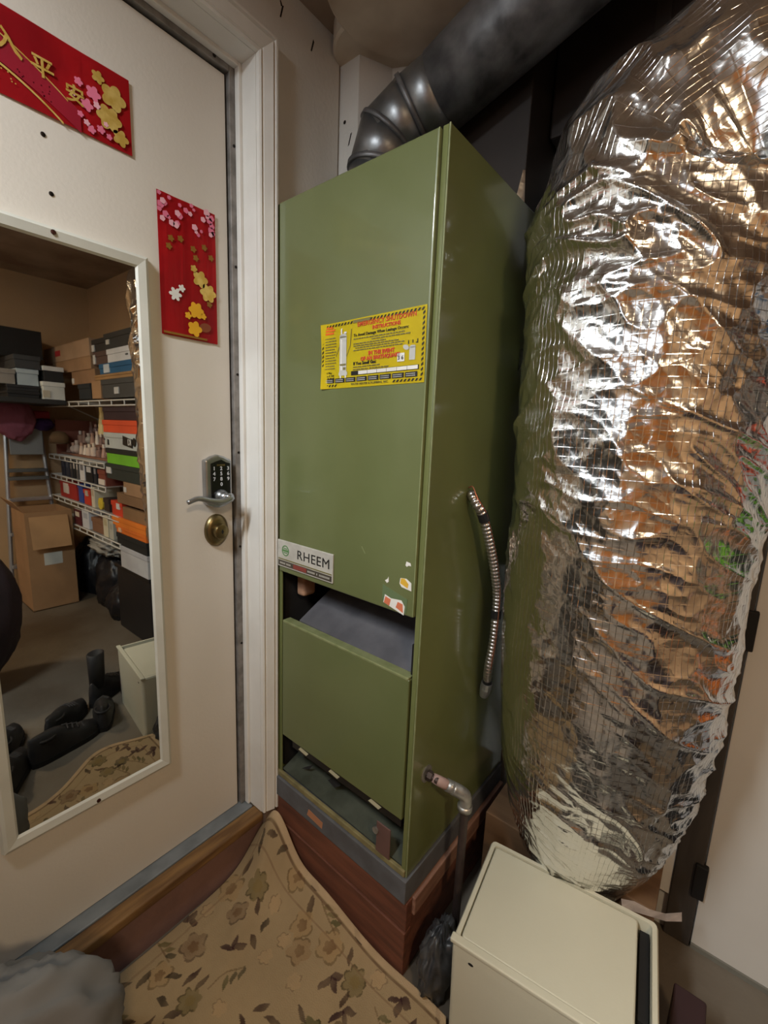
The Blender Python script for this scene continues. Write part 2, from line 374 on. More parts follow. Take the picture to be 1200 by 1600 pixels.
# jamb, stop strip, casing, head
t1 = st(empty('trim_1'))
box('jamb', M_trim, (-.05, .0845, .0295, .0449, -.0, 2.0575), t1); box('jamb', M_trim, (-.05, .0845, -.93, .0449, 2.0575, 2.0749), t1)
box('weather_strip', M_strip, (-.01, .012, .006, .026, .0, 2.055), t1, .002); box('weather_strip', M_strip, (-.01, .012, -.9, .006, 2.036, 2.055), t1, .002)
box('door_stop', M_trim, (.012, .03, .02, .03, 0, 2.058), t1, .002); box('door_stop', M_trim, (.012, .03, -.9, .02, 2.048, 2.06), t1, .002)
box('door_gap', M_dark, (-.04, -.006, .001, .006, .0, 2.036), t1); box('door_gap', M_dark, (-.04, -.006, -.9, .001, 2.031, 2.036), t1)
for z in (1.88, 1.6, 1.33, 1.12, .85, .55):
    bm = bmesh.new(); lathe(bm, [(.0035,.011),(.0035,.0135)], 8, (0, .016, z), 'x'); obj('strip_screw', bm, M_screw, t1)
for y in (-.033, -.3, -.55):
    bm = bmesh.new(); lathe(bm, [(.0045,.011),(.0045,.0135)], 8, (0, y, 2.046), 'x'); obj('strip_screw', bm, M_screw, t1)
# moulded casing profile (offset from the opening, proud of the wall)
CP = [(.0, .0), (.0, .012), (.005, .015), (.010, .012), (.013, .015), (.030, .021), (.036, .0235), (.041, .019), (.044, .0245), (.049, .025), (.053, .02), (.053, .0)]
def casing(name, axis):
    bm = bmesh.new(); a = []; b = []
    for o_, p_ in CP:
        if axis == 'v':
            a.append(bm.verts.new((XW+p_, .030+o_*.92, .002))); b.append(bm.verts.new((XW+p_, .030+o_*.92, 2.058+o_*.92)))
        else:
            a.append(bm.verts.new((XW+p_, -.95, 2.058+o_*.92))); b.append(bm.verts.new((XW+p_, .030+o_*.92, 2.058+o_*.92)))
    n = len(CP)
    for i in range(n): bm.faces.new((a[i], a[(i+1) % n], b[(i+1) % n], b[i]))
    bm.faces.new(a[::-1]); bm.faces.new(b); return obj(name, bm, M_trim, t1)
casing('casing', 'v'); casing('casing', 'h')
box('casing_plinth', mat('plinth_brown', (112, 92, 78), .8), (XW, .099, .036, .079, ZF, .001), t1)
# threshold, wood nosing, riser
t2 = st(empty('trim_2'))
box('threshold', M_thr, (-.05, .042, -.93, .028, -.03, -.002), t2, .003)
box('sill_nosing', M_sill, (.042, .088, -.93, .036, -.034, -.004), t2, .006, seg=3)
box('riser', M_riser, (-.05, .07, -.93, .045, ZF, -.034), t2)

# ---- door_2 : plain white panel in the back wall with its dark frame
d2 = st(empty('door_2', (1.187, YB, ZF)))
M_panel = mat('white_panel', (206, 202, 194), .5, c2=(198, 193, 184), scale=2)
box('door_panel', M_panel, (0, .33, -.012, -.001, .012, 2.05), d2, .002)
box('bottom_seal', mat('seal_grey', (120, 118, 108), .6), (0, .33, -.018, -.002, .0, .014), d2)
for z in (.215, .93, 1.65):
    box('hinge', M_dark, (-.02, .008, -.03, -.012, z-.05, z+.05), d2, .003)
t3 = st(empty('trim_3', (1.187, YB, ZF)))
M_post = mat('dark_post', (66, 60, 54), .7, c2=(50, 46, 42), scale=6, stretch=(4, 4, .6), bump=.15)
box('door_post', M_post, (-.064, -.003, -.02, -.0, .0, 2.1), t3, .003)
box('post_edge', M_trim, (-.098, -.064, -.014, -.0, .12, 2.1), t3, .002)

# ---------------------------------------------------------------- door mirror
mr = tagset(empty('door_mirror', (0, -.385, .309)), 'tall narrow mirror with pale painted frame screwed to the white door', 'mirror')
hw, hh, fw = .1495, 1.216, .029
bm = bmesh.new(); bx(bm, .004, .012, -hw-.004, hw+.004, -.004, hh+.004); obj('mirror_glass', bm, M_mirror, mr)
FPROF = [(0, .0125), (.004, .017), (.020, .020), (.026, .017), (.029, .006), (.029, .0005), (0, .0005)]
def rail(c0, c1):
    """one mitred rail: c0, c1 are inner corners (y,z)"""
    bm = bmesh.new(); A = []; B = []
    sgn = lambda c: (1 if c[0] > 0 else -1, 1 if c[1] > hh/2 else -1)
    for o_, p_ in FPROF:
        A.append(bm.verts.new((p_, c0[0]+sgn(c0)[0]*o_, c0[1]+sgn(c0)[1]*o_))); B.append(bm.verts.new((p_, c1[0]+sgn(c1)[0]*o_, c1[1]+sgn(c1)[1]*o_)))
    n = len(A)
    for i in range(n): bm.faces.new((A[i], A[(i+1) % n], B[(i+1) % n], B[i]))
    bm.faces.new(A[::-1]); bm.faces.new(B); return obj('frame_rail', bm, M_frame, mr)
K_ = [(-hw, 0), (hw, 0), (hw, hh), (-hw, hh)]
for i in range(4): rail(K_[i], K_[(i+1) % 4])
for z in (-.016, hh+.016):
    bm = bmesh.new(); lathe(bm, [(.0045,.017),(.0045,.0205),(.002,.0212)], 10, (0, -.0, z), 'x'); obj('mounting_screw', bm, mat('rusty_screw', (70, 34, 26), .5, .5), mr)

# ---------------------------------------------------------------- red new year papers on the door
M_redp = mat('red_paper', (204, 30, 38), .38, c2=(176, 24, 36), scale=7)
M_redd = mat('dark_red_print', (150, 26, 46), .4)
M_redo = mat('light_red_print', (206, 62, 58), .45)
M_pinkp = mat('pink_print', (228, 120, 150), .5)
M_pinkl = mat('pale_pink_print', (236, 176, 190), .5)
M_gold = mat('gold_print', (214, 176, 84), .34, .35, c2=(236, 206, 120), scale=60)
M_golddull = mat('dull_gold_print', (150, 104, 40), .45, .2)
def paper(name, label, y0, y1, z0, z1, skew=0.):
    r = tagset(empty(name, (.0012, y0, z0)), label, 'paper decoration')
    w, h = y1-y0, z1-z0
    bm = bmesh.new(); v = []
    n = 14
    for i in range(n+1):
        for j in (0, 1):
            u = i/n; v.append(bm.verts.new((.0012+.0018*abs(math.sin(u*7+j)), u*w, j*h+skew*u)))
    for i in range(n): bm.faces.new((v[2*i], v[2*i+2], v[2*i+3], v[2*i+1]))
    bmesh.ops.solidify(bm, geom=bm.faces[:], thickness=-.0008)
    obj('paper_sheet', bm, M_redp, r); return r, w, h
def pb(r, k=0): return basis((.0042+k*.0005, 0, 0), (0,1,0), (0,0,1))
# tall paper
r, w, h = paper('red_paper', 'tall red paper with pink blossoms and gold motifs, beside the door jamb', -.1781, -.0358, 1.399, 1.7063)
P_ = []; Q_ = []
rr = random.Random(5)
for k in range(34):
    u = rr.random(); zz = 1-.2*rr.random()*(1.1-.55*abs(u-.45))-.01
    (P_ if k % 3 else Q_).append(flower(.004+u*.134, zz*h, .004+.005*rr.random(), 5, 15, .3))
flat('blossom_print', P_, pb(r), M_pinkp, r); flat('blossom_print', Q_, pb(r, 1), M_pinkl, r)
flat('coin_print', [flower(x*w, y*h, .008, 5, 20, .4) for x, y in ((.2,.7),(.16,.64),(.36,.72),(.58,.68),(.62,.62),(.78,.72),(.9,.66),(.85,.3))], pb(r), M_golddull, r)
# plain gold ornaments, no figures: ingots and fans
flat('gold_ornament', [flower(.098,.145,.020,5,40,.32), flower(.118,.118,.022,6,40,.3), flower(.082,.165,.009,5,20,.35)], pb(r, 1), M_gold, r)
flat('gold_ornament', [flower(.085,.07,.02,6,40,.3), flower(.064,.054,.009,5,20,.35), flower(.104,.06,.008,5,20,.35), flower(.08,.026,.019,5,40,.32)], pb(r, 1), mat('yellow_gold_print', (238, 178, 42), .4), r)
flat('white_ornament', [flower(.034,.095,.016,6,24,.45), flower(.05,.112,.009,5,20,.4)], pb(r, 1), M_white, r)
flat('brown_ornament', [ellipse(.108,.034,.016,.011,12,.2)], pb(r), mat('brown_print', (140, 70, 40), .5), r)
flat('gold_border', [rectp(.003,.003,w-.03,.008)], pb(r), M_golddull, r)
# wide paper with the lettering
r, w, h = paper('red_paper', 'wide red paper with large gold lettering, high on the door above the mirror', -.62, -.2257, 1.7484, 1.8886, 0)
ra = random.Random(2)
flat('arc_print', [[(x, y) for x, y in [(.0+.3*k/20, .118-.085*(k/20)**2.2) for k in range(21)]+[(.3-.3*k/20, .074-.078*((20-k)/20)**2.2+0) for k in range(21)]]], pb(r), M_redd, r)
flat('gold_line', [[(.02+.26*k/20, .122-.08*(k/20)**2.2) for k in range(21)]+[(.28-.26*k/20, .1195-.08*((20-k)/20)**2.2) for k in range(21)], [(.1+.17*k/20, .06-.06*(k/20)**2) for k in range(21)]+[(.27-.17*k/20, .056-.06*((20-k)/20)**2) for k in range(21)]], pb(r, 1), M_gold, r)
for ch, x, z, sz in (('出', .105, .072, .042), ('入', .172, .07, .042), ('平', .224, .061, .037), ('安', .276, .046, .033)):
    text('gold_letter', ch, sz, M_gold, r, basis((.0056, x, z), (0,1,0), (0,0,1)), bold=.0006)
flat('blossom_print', [flower(x, y, s_, 5, 20, .35) for x, y, s_ in ((.312,.052,.012),(.325,.078,.014),(.3,.085,.008),(.335,.02,.008),(.318,.012,.008),(.35,.014,.006),(.3,.03,.006))], pb(r, 1), M_pinkp, r)
flat('blossom_print', [flower(x, y, s_, 5, 20, .35) for x, y, s_ in ((.33,.06,.007),(.31,.02,.006),(.345,.034,.005),(.29,.06,.005))], pb(r, 2), M_pinkl, r)
flat('gold_ornament', [flower(.362,.09,.024,5,40,.3), flower(.352,.048,.024,6,40,.3), flower(.372,.022,.016,5,30,.35), flower(.335,.112,.012,5,30,.35)], pb(r, 1), M_gold, r)
flat('gold_speck', [ellipse(.06+.2*ra.random(), .02+.03*ra.random(), .0012, .0012, 6) for k in range(40)], pb(r), M_gold, r)

# ---------------------------------------------------------------- furnace platform
pf = tagset(empty('furnace_platform', (.09, .083, ZF), (0, 0, -.0193)), 'red-brown wooden platform with grey top layer under the green furnace', 'platform')
h0 = .116-ZF
box('top_layer', M_skirt, (-.004, .527, -.012, .53, h0-.066, h0-.001), pf, .002)
flat('bare_patch', [[(.165,-.045),(.23,-.05),(.233,-.028),(.172,-.022)]], basis((0, -.0124, h0), (1,0,0), (0,0,1)), M_peach, pf)
box('board', M_red, (-.004, .53, -.006, .018, .135, h0-.067), pf, .002)
box('board', M_red, (-.004, .53, -.009, .018, 0, .132), pf, .002)
box('side_board', M_redl, (.506, .538, .019, .53, h0-.118, h0-.067), pf, .003)
box('side_board', M_red, (.5, .528, .019, .53, 0, h0-.121), pf, .002)
box('frame_block', M_red, (.02, .49, .1, .53, 0, h0-.067), pf)

# ---------------------------------------------------------------- furnace
fu = tagset(empty('furnace', (.09, .083, .116), (0, 0, -.0193)), 'tall olive green metal furnace cabinet with two front openings', 'furnace')
FW, FD, FH = .5204, .53, 1.635
bm = bmesh.new(); bx(bm, FW-.004, FW, 0, FD, .0, FH); bx(bm, FW-.017, FW-.004, 0, .004, .0, FH); o = obj('side_panel', bm, M_green2, fu, .0015)
bm = bmesh.new(); bx(bm, 0, .004, 0, FD, .0, FH); bx(bm, .004, .03, 0, .004, .0, FH); obj('side_panel', bm, M_green2, fu, .0015)
bm = bmesh.new(); bx(bm, .004, FW-.004, .022, FD, FH-.006, FH-.002); obj('top_panel', bm, M_green, fu)
bm = bmesh.new(); bx(bm, .004, FW-.004, FD-.004, FD-.001, .01, FH-.006); bx(bm, .004, .02, .02, FD-.004, .02, FH-.006); bx(bm, FW-.02, FW-.004, .02, FD-.004, .02, FH-.006)
obj('liner', bm, M_inner, fu)
box('corner_highlight', M_edge, (FW-.0025, FW+.0006, -.0012, .0012, .0, FH), fu)  # pale strip, the corner's lit edge put into the colour
PR = .503
up = box('upper_door', M_green, (.027, PR, -.009, .012, .673, FH-.004), fu, .004, seg=3)
box('door_edge', M_edge, (PR-.0022, PR+.0004, -.0098, -.004, .676, FH-.006), up)
lo = box('lower_door', M_green, (.038, PR-.004, -.005, .012, .151, .520), fu, .003, seg=3)
box('door_lip', M_edge, (.040, PR-.006, -.0058, .022, .518, .5255), lo, .002)
# inside of the upper opening
bm = bmesh.new(); v = [bm.verts.new(p) for p in ((.085,.02,.53),(PR-.012,.02,.52),(PR-.012,.21,.668),(.125,.21,.672),(.085,.02,.526),(PR-.012,.02,.516),(PR-.012,.214,.664),(.125,.214,.668))]
for f in ((0,1,2,3),(7,6,5,4),(0,4,5,1),(1,5,6,2),(2,6,7,3),(3,7,4,0)): bm.faces.new([v[i] for i in f])
obj('baffle', bm, M_baffle, fu)
bm = bmesh.new(); bx(bm, .032, .066, .05, .10, .585, .70); obj('insulation', bm, M_insul, fu, .01, seg=3)
box('opening_bracket', M_black, (PR-.012, PR-.006, .012, .03, .522, .6), fu)
# nameplate
npl = box('nameplate', M_plate, (.027, .252, -.0135, -.009, .690, .767), fu, .0015)
Mf = basis((.027, -.0138, .690), (1, 0, 0), (0, 0, 1))
text('brand_lettering', 'RHEEM', .036, M_black, npl, Mf @ Matrix.Translation((.084, .036, 0)), sx=1.12)
flat('lower_band', [rectp(.004,.004,.222,.019)], Mf, mat('plate_band', (84, 78, 68), .5, .3), npl)
flat('red_band', [rectp(.07,.0055,.125,.0175)], Mf @ Matrix.Translation((0,0,.0004)), mat('band_red', (140, 62, 54), .5), npl)
flat('divider_line', [rectp(.004,.0215,.222,.0245)], Mf, M_greyink, npl)
def ring(cx, cy, r0, r1, n=24):
    return [[(cx+r*math.cos(2*PI*k/n), cy+r*math.sin(2*PI*k/n)) for r, k in ((r0, i), (r1, i), (r1, i+1), (r0, i+1))] for i in range(n)]
flat('round_emblem', ring(.035,.049,.0125,.0155)+[rectp(.023,.046,.047,.052), rectp(.027,.054,.043,.0565), rectp(.027,.0415,.043,.044)], Mf, M_greenink, npl)
for x, w_ in ((.012,.025),(.04,.02),(.13,.03),(.165,.008),(.176,.04)):
    flat('small_lettering', [rectp(x+i*.005, .009, x+i*.005+.003, .014) for i in range(int(w_/.005))], Mf @ Matrix.Translation((0,0,.0005)), M_plate, npl)
# torn sticker scraps
def scrap(name, m, pts, k=0): return flat(name, [pts], basis((0, -.0093-.0004*k, 0), (1,0,0), (0,0,1)), m, fu, .0006)
scrap('sticker_scrap', M_white, [(.476,.789),(.48,.786),(.484,.79),(.491,.79),(.489,.796),(.478,.798)])
scrap('sticker_scrap', M_white, [(.42,.741),(.426,.736),(.431,.74),(.43,.752),(.427,.746)])
scrap('sticker_scrap', M_white, [(.462,.744),(.468,.737),(.495,.734),(.494,.752),(.48,.759),(.464,.757)])
scrap('sticker_scrap', mat('sticker_gold', (222, 176, 60), .5), [(.464,.745),(.485,.738),(.487,.748),(.476,.758),(.466,.757)], 1)
scrap('sticker_scrap', mat('sticker_green', (100, 118, 84), .2), [(.414,.692),(.484,.679),(.486,.712),(.414,.73)])
scrap('sticker_scrap', M_white, [(.418,.688),(.478,.673),(.48,.694),(.47,.706),(.44,.703),(.422,.708)], 1)
scrap('sticker_scrap', mat('sticker_orange', (214, 120, 84), .6), [(.42,.688),(.436,.684),(.44,.70),(.424,.704)], 2)
scrap('sticker_scrap', mat('sticker_orange', (214, 120, 84), .6), [(.455,.686),(.476,.678),(.474,.698),(.46,.70)], 2)
scrap('paint_scratch', M_edge, [(.343,.806),(.355,.79),(.357,.791),(.346,.807)])
# warning label (a real sheet, slightly lifted at its left corners)
wl_ = empty('warning_label', (.196, -.0096, 1.172), (0, math.radians(-.9), 0), parent=fu); wl_['label'] = 'yellow emergency shutdown label with black hazard stripes'
LW, LH = .303, .148
bm = bmesh.new(); n = 12; vv = []
for i in range(n+1):
    for j in range(5):
        u, v_ = i/n, j/4
        vv.append(bm.verts.new((u*LW, -.0006-.004*max(0, .1-u)/.1*abs(v_-.5)*2, v_*LH+.006*math.sin(u*PI)*(1 if j == 4 else 0)*0)))
for i in range(n):
    for j in range(4): bm.faces.new((vv[i*5+j], vv[(i+1)*5+j], vv[(i+1)*5+j+1], vv[i*5+j+1]))
bmesh.ops.solidify(bm, geom=bm.faces[:], thickness=.0004)
obj('label_sheet', bm, M_yellow, wl_)
ML = basis((0, -.0014, 0), (1, 0, 0), (0, 0, 1))
def T(x, y, k=0): return ML @ Matrix.Translation((x, y, .0003*k))
st_ = []
def stripe(x, y, dx, dy, a=.0045): st_.append([(x, y), (x+dx*.0045, y+dy*.0045), (x+dx*.0045+(a if dx else .005), y+dy*.0045+(.005 if dx else a)), (x+(a if dx else .005), y+(.005 if dx else a))])
for i in range(30):
    x = .006+i*.0098
    if not (.1 < x < .15): stripe(x, LH-.009, 1, 0, .004)
    if i < 5 or i > 21: stripe(x, .004, 1, 0, .004)
for i in range(13):
    y = .012+i*.0098; stripe(.003, y, 0, 1, .004); stripe(LW-.0085, y, 0, 1, .004)
flat('hazard_stripe', st_, ML, M_black, wl_)
flat('top_band', [rectp(.104,LH-.009,.158,LH-.003)], ML, M_greyink, wl_)
text('label_lettering', 'EMERGENCY SHUTDOWN', .0138, M_redink, wl_, T(.198, .1302), align='CENTER', bold=.0003, sx=.94)
text('label_lettering', 'INSTRUCTIONS', .0104, M_redink, wl_, T(.2, .1195), align='CENTER', bold=.0004)
text('label_lettering', 'To Avoid Damage When Leakage Occurs:', .0084, M_black, wl_, T(.106, .1098), bold=.0001, sx=1.0)
text('label_lettering', 'IN THE EVENT', .0108, M_redink, wl_, T(.188, .067), align='CENTER', bold=.0006)
text('label_lettering', 'OF AN EARTHQUAKE', .0108, M_redink, wl_, T(.184, .0565), align='CENTER', bold=.0006)
text('label_lettering', 'If You Smell Gas:', .0092, M_black, wl_, T(.106, .0485), bold=.0003)
bars = []; rb = random.Random(4)
for y, x0, x1 in ((.1035,.106,.25),(.0985,.16,.265),(.093,.106,.2),(.0885,.106,.235),(.084,.112,.25),(.079,.106,.245),(.043,.106,.185),(.0375,.106,.15),(.0375,.155,.21)):
    x = x0
    while x < x1: d = .004+.009*rb.random(); bars.append(rectp(x, y, min(x+d, x1), y+.0022)); x += d+.0018
for i in range(12):
    y = .045+i*.0062; x = .014
    while x < .046: d = .003+.008*rb.random(); bars.append(rectp(x, y, min(x+d, .05), y+.002)); x += d+.0016
flat('small_print', bars, ML, M_greyink, wl_)
flat('red_heading', [rectp(.012,.136,.04,.1405), rectp(.012,.1295,.046,.134), rectp(.012,.123,.042,.1275)], ML, M_orange_ink, wl_)
text('label_lettering', '6 Way', .0062, M_black, wl_, T(.019, .034)); text('label_lettering', 'Top & Side', .0062, M_black, wl_, T(.014, .0275))
text('label_lettering', '90 72 24 60', .0062, M_black, wl_, T(.012, .021), bold=.0002)
# drawing of a water tank with its pipes
M_lg = mat('tank_grey', (196, 196, 190), .5)
flat('tank_drawing', [rectp(.062,.036,.084,.116), ellipse(.073,.116,.011,.004), rectp(.06,.028,.087,.036)], ML, M_lg, wl_)
flat('tank_drawing', [rectp(.066,.04,.07,.108), rectp(.064,.022,.068,.028), rectp(.08,.022,.084,.028), rectp(.066,.12,.07,.132), rectp(.076,.12,.084,.124)], T(0,0,1), M_white, wl_)
flat('tank_lines', [rectp(.064,.05,.083,.054), rectp(.074,.04,.082,.046), rectp(.063,.112,.083,.1135)]+[[(.05,.072),(.0515,.072),(.0625,.094),(.061,.094)], [(.084,.07),(.0855,.07),(.097,.092),(.0955,.092)], [(.0955,.092),(.097,.092),(.1,.128),(.0985,.128)]], T(0,0,2), M_greyink, wl_)  # grey ink bars and pipe lines of the drawing
flat('valve_drawing', [rectp(.264,.046,.279,.072), ellipse(.272,.072,.0075,.003), ellipse(.255,.072,.008,.005,12,-.4)], ML, M_lg, wl_)
flat('valve_drawing', [rectp(.26,.078,.262,.085), rectp(.271,.079,.273,.085), rectp(.28,.078,.285,.08), rectp(.283,.08,.285,.086)], ML, M_black, wl_)
flat('gauge_drawing', [rectp(.233,.045,.252,.062)], ML, M_white, wl_)
text('label_lettering', '3 6', .011, M_black, wl_, T(.2345, .049, 2), bold=.0002)
flat('table_frame', [rectp(.1,.0265,.289,.0355)], ML, M_black, wl_); flat('table_cell', [rectp(.123+i*.0275, .0273, .1495+i*.0275, .0347) for i in range(6)], T(0,0,2), M_white, wl_)
flat('black_box', [rectp(.0135+i*.0345, .0125, .0445+i*.0345, .0225) for i in range(8)], ML, M_black, wl_)
flat('box_print', [rectp(.0165+i*.0345+.004*(j), .0142+k*.004, .0165+i*.0345+.004*j+.003, .0158+k*.004) for i in range(8) for j in range(6) for k in range(2)], T(0,0,2), M_lg, wl_)
text('label_lettering', 'WATER HEATER & PLUMBING, INC.', .0066, M_greyink, wl_, T(.155, .0048), align='CENTER')
# lower opening: tray, burner bar with slots, bracket
bm = bmesh.new(); v = [bm.verts.new(p) for p in ((.03,.004,.022),(FW-.017,.004,.018),(FW-.017,.22,.10),(.03,.22,.10))]; bm.faces.new(v)
bmesh.ops.solidify(bm, geom=bm.faces[:], thickness=.003); obj('burner_tray', bm, M_tray, fu)
box('tray_rim', M_rim, (.002, FW-.004, -.006, .004, .0, .017), fu, .002)
bar = box('burner_bar', M_black, (.075, .492, .004, .026, .121, .149), fu, .002)
flat('bar_slot', [[(x, .008),(x+.035,.004),(x+.045,.016),(x+.01,.02)] for x in (.03,.16,.31)], basis((.075, .0036, .122), (1,0,0), (0,0,1)), mat('slot_cream', (196, 192, 160), .6), bar)
flat('tray_mark', [[(.09,.0),(.12,.012),(.13,.03),(.11,.016)], [(.2,.02),(.23,.014),(.25,.03),(.22,.04)]], basis((0,.03,.04), (1,0,0), (0,.36,.93)), M_inner, fu)
br = box('bracket', mat('brown_bracket', (104, 76, 70), .6), (.425, .47, -.008, -.004, .018, .105), fu, .002)
bm = bmesh.new(); lathe(bm, [(.009,-.004),(.009,.002),(.006,.002),(.0055,-.003)], 16, (.424,-.008,.078), 'y'); obj('grommet', bm, M_zinc, fu)
# gas inlet ring in the side panel
bm = bmesh.new(); lathe(bm, [(.021,0),(.021,.003),(.013,.003)], 24, (FW, .06, .253), 'x'); obj('inlet_ring', bm, M_zinc, fu)

def furn(x, y, z):
    c, s_ = math.cos(-.0193), math.sin(-.0193); return Vector((.09+x*c-y*s_, .083+x*s_+y*c, .116+z))

# ---------------------------------------------------------------- supply plenum and flue pipe on the furnace
pl_ = tagset(empty('supply_plenum', (0, 0, 1.7495)), 'dark sheet metal plenum box on the back of the green furnace', 'duct')
box('plenum_body', M_plen, (.30, .60, .44, .635, 0, ZC-1.7495), pl_, .003)
box('plenum_flange', M_plen, (.29, .606, .43, .64, 0, .012), pl_)
bm = bmesh.new(); v = [bm.verts.new(p) for p in ((.585,.42,.0),(.606,.438,.0),(.602,.434,.085),(.598,.43,.085))]; bmesh.ops.convex_hull(bm, input=v); obj('foil_patch', bm, M_foiltab, pl_)
tk = tagset(empty('dark_wall_cover', (.604, .56, 1.80)), 'added black box blacking out the white back wall above the foil duct', 'duct')  # dark box added to black out the pale wall behind it
box('cover_body', M_plen, (0, .72, 0, .088, .16, ZC-1.80), tk, .006)
box('cover_drop', M_plen, (.036, .10, .055, .088, -1.0, .16), tk, .006)  # added strip, hides the white wall between furnace and foil
for x in (.22, .46): box('seam_band', mat('cover_seam', (60, 54, 50), .5, .3), (x, x+.03, -.003, .0, .16, ZC-1.80), tk)
fp = tagset(empty('flue_pipe', (.25, .30, 1.7495)), 'dusty grey metal flue pipe with jointed elbow rising from the furnace top', 'flue')
o_ = Vector((.25, .30, 1.7495))
path = [(.246,.30,1.7495),(.246,.30,1.875),(.268,.31,1.955),(.33,.336,2.005),(.412,.35,2.035)]
R_ = [.079,.079,.080,.082,.083]
joint = lambda a, b, ra, rb_, n_: obj(n_, (lambda bm: (tube(bm, [Vector(a)-o_, Vector(b)-o_], [ra, rb_], 36), bm)[1])(bmesh.new()), M_galvd if n_ == 'pipe_run' else M_galv, fp, smooth=False)
def gore(pts, rad, m, nm):
    bm = bmesh.new(); tube(bm, [Vector(p)-o_ for p in pts], rad, 40); o = obj(nm, bm, m, fp)
    for p in o.data.polygons: p.use_smooth = len(p.vertices) == 4
for i in range(4):
    a, b = Vector(path[i]), Vector(path[i+1]); d_ = (b-a).normalized()
    gore([a-d_*(.012 if i else 0), b+d_*.012], [R_[i], R_[i+1]], M_galv, 'elbow_segment')
for i in (1, 2, 3):
    p = Vector(path[i]); d_ = ((Vector(path[i+1])-p).normalized()+(p-Vector(path[i-1])).normalized()).normalized()
    gore([p-d_*.006, p+d_*.006], [R_[i]+.005]*2, M_galvd, 'seam_bead')
gore([Vector(p) for p in ((.405,.35,2.033),(.55,.352,2.085),(.74,.354,2.155),(.86,.356,2.20),(1.12,.36,2.30))], [.0865,.089,.092,.092,.092], M_galvd, 'pipe_run')

# ---------------------------------------------------------------- foil duct
fd = tagset(empty('foil_duct', (.93, .46, ZF+.28)), 'large crinkled silver foil insulated duct standing right of the furnace', 'duct')
ctrl = [(.895,.51,.10),(.90,.48,.22),(.912,.442,.40),(.921,.41,.65),(.921,.394,.95),(.921,.39,1.25),(.921,.39,1.56),(.935,.388,1.665),(.985,.386,1.715),(1.045,.39,1.745),(1.075,.42,1.755),(1.09,.49,1.76),(1.09,.556,1.76)]
rads = [.165,.196,.222,.238,.243,.243,.243,.24,.225,.205,.188,.172,.165]
PTS = spline(ctrl, 64); NP = len(PTS)
RI = np.interp(np.linspace(0, len(ctrl)-1, NP), np.arange(len(ctrl)), rads)
# even out along the length
seglen = np.array([0]+[(PTS[i+1]-PTS[i]).length for i in range(NP-1)]); arc = np.cumsum(seglen)
NR, NT = 620, 520
sa = np.linspace(0, arc[-1], NR); PA = np.array([list(p) for p in PTS])
PC = np.stack([np.interp(sa, arc, PA[:, k]) for k in range(3)], 1); RR = np.interp(sa, arc, RI)
TT = np.gradient(PC, axis=0); TT /= np.linalg.norm(TT, axis=1)[:, None]
yv = np.array([0, 1., 0]); A_ = yv - TT*(TT@yv)[:, None]; A_ /= np.linalg.norm(A_, axis=1)[:, None]; B_ = np.cross(TT, A_)
th = np.linspace(0, 2*PI, NT, endpoint=False)
thg, sg = np.meshgrid(th, sa); cx, sx_ = np.cos(thg)*.24, np.sin(thg)*.24
# crinkles: mostly sideways folds slanting up to the right, plus small random dents
sl = sg + .10*np.sin(thg*1.0+2.2)
def ridged(f, fz, off): return 1-2*np.abs(pnoise(cx*f+off, sx_*f-off, sl*fz+off*1.7))
warp = pnoise(cx*5+3, sx_*5, sl*5)*.05
sl = sl+warp
big = pnoise(cx*3+9, sx_*3, sl*2.6)
mask = np.clip(.5+1.6*pnoise(cx*2.2+40, sx_*2.2, sl*3.1), .12, 1.25)
el = np.clip((sg-1.28)/.25, 0, 1)*np.clip((2.15-sg)/.3, 0, 1)
disp = .014*big + mask*(.011*(ridged(4.2, 9, 11)**6) + .0075*(ridged(8, 17, 23)**5) + .0035*np.abs(ridged(17, 27, 5))**3) + .0055*pnoise(cx*17+2, sx_*17, sl*13) + .0022*pnoise(cx*38, sx_*38, sg*34)
disp += el*.016*(ridged(7, 12, 31)**4)
RG = RR[:, None]+disp-.003
ca, sn = np.cos(thg), np.sin(thg)
P3 = PC[:, None, :]+RG[..., None]*(ca[..., None]*A_[:, None, :]+sn[..., None]*B_[:, None, :])
P3[..., 1] = np.minimum(P3[..., 1], YB-.004-.0*sg)
P3 = P3-np.array(fd.location)
dk = grid_mesh('foil_jacket', P3[..., 0], P3[..., 1], P3[..., 2], M_foil, fd, wrap=True)
at = dk.data.attributes.new('uvw', 'FLOAT_VECTOR', 'POINT')
at.data.foreach_set('vector', np.stack([thg*.24, sg, sg*0], -1).astype(np.float32).ravel())
# foil tape tab stuck across to the furnace side, and the paper tape at the foot
def strip(name, pts, half, m, parent, th_=.0012, up=Vector((0, 0, 1)), twist=0.):
    bm = bmesh.new(); rows = []
    for i, p in enumerate(pts):
        p = Vector(p); w_ = half*(1+.12*math.sin(i*2.3)); rows.append((bm.verts.new(p-up*w_), bm.verts.new(p+up*w_+Vector((0, .004*math.sin(i*1.7), 0)))))
    for i in range(len(rows)-1): bm.faces.new((rows[i][0], rows[i+1][0], rows[i+1][1], rows[i][1]))
    bmesh.ops.solidify(bm, geom=bm.faces[:], thickness=th_); return obj(name, bm, m, parent, smooth=True)
strip('foil_tab', [Vector(p)-fd.location for p in ((.6135,.465,1.392),(.622,.455,1.394),(.636,.448,1.398),(.648,.446,1.402),(.664,.43,1.412),(.676,.405,1.42),(.69,.36,1.422))], .024, M_foiltab, fd)
strip('paper_tape', [Vector(p)-fd.location for p in ((1.035,.345,.128),(1.06,.36,.122),(1.09,.38,.112),(1.12,.40,.106),(1.15,.43,.100))], .018, M_tapew, fd, up=Vector((-.1, -.35, .93)))
M_print = mat('faint_print', (108, 108, 100), .5)
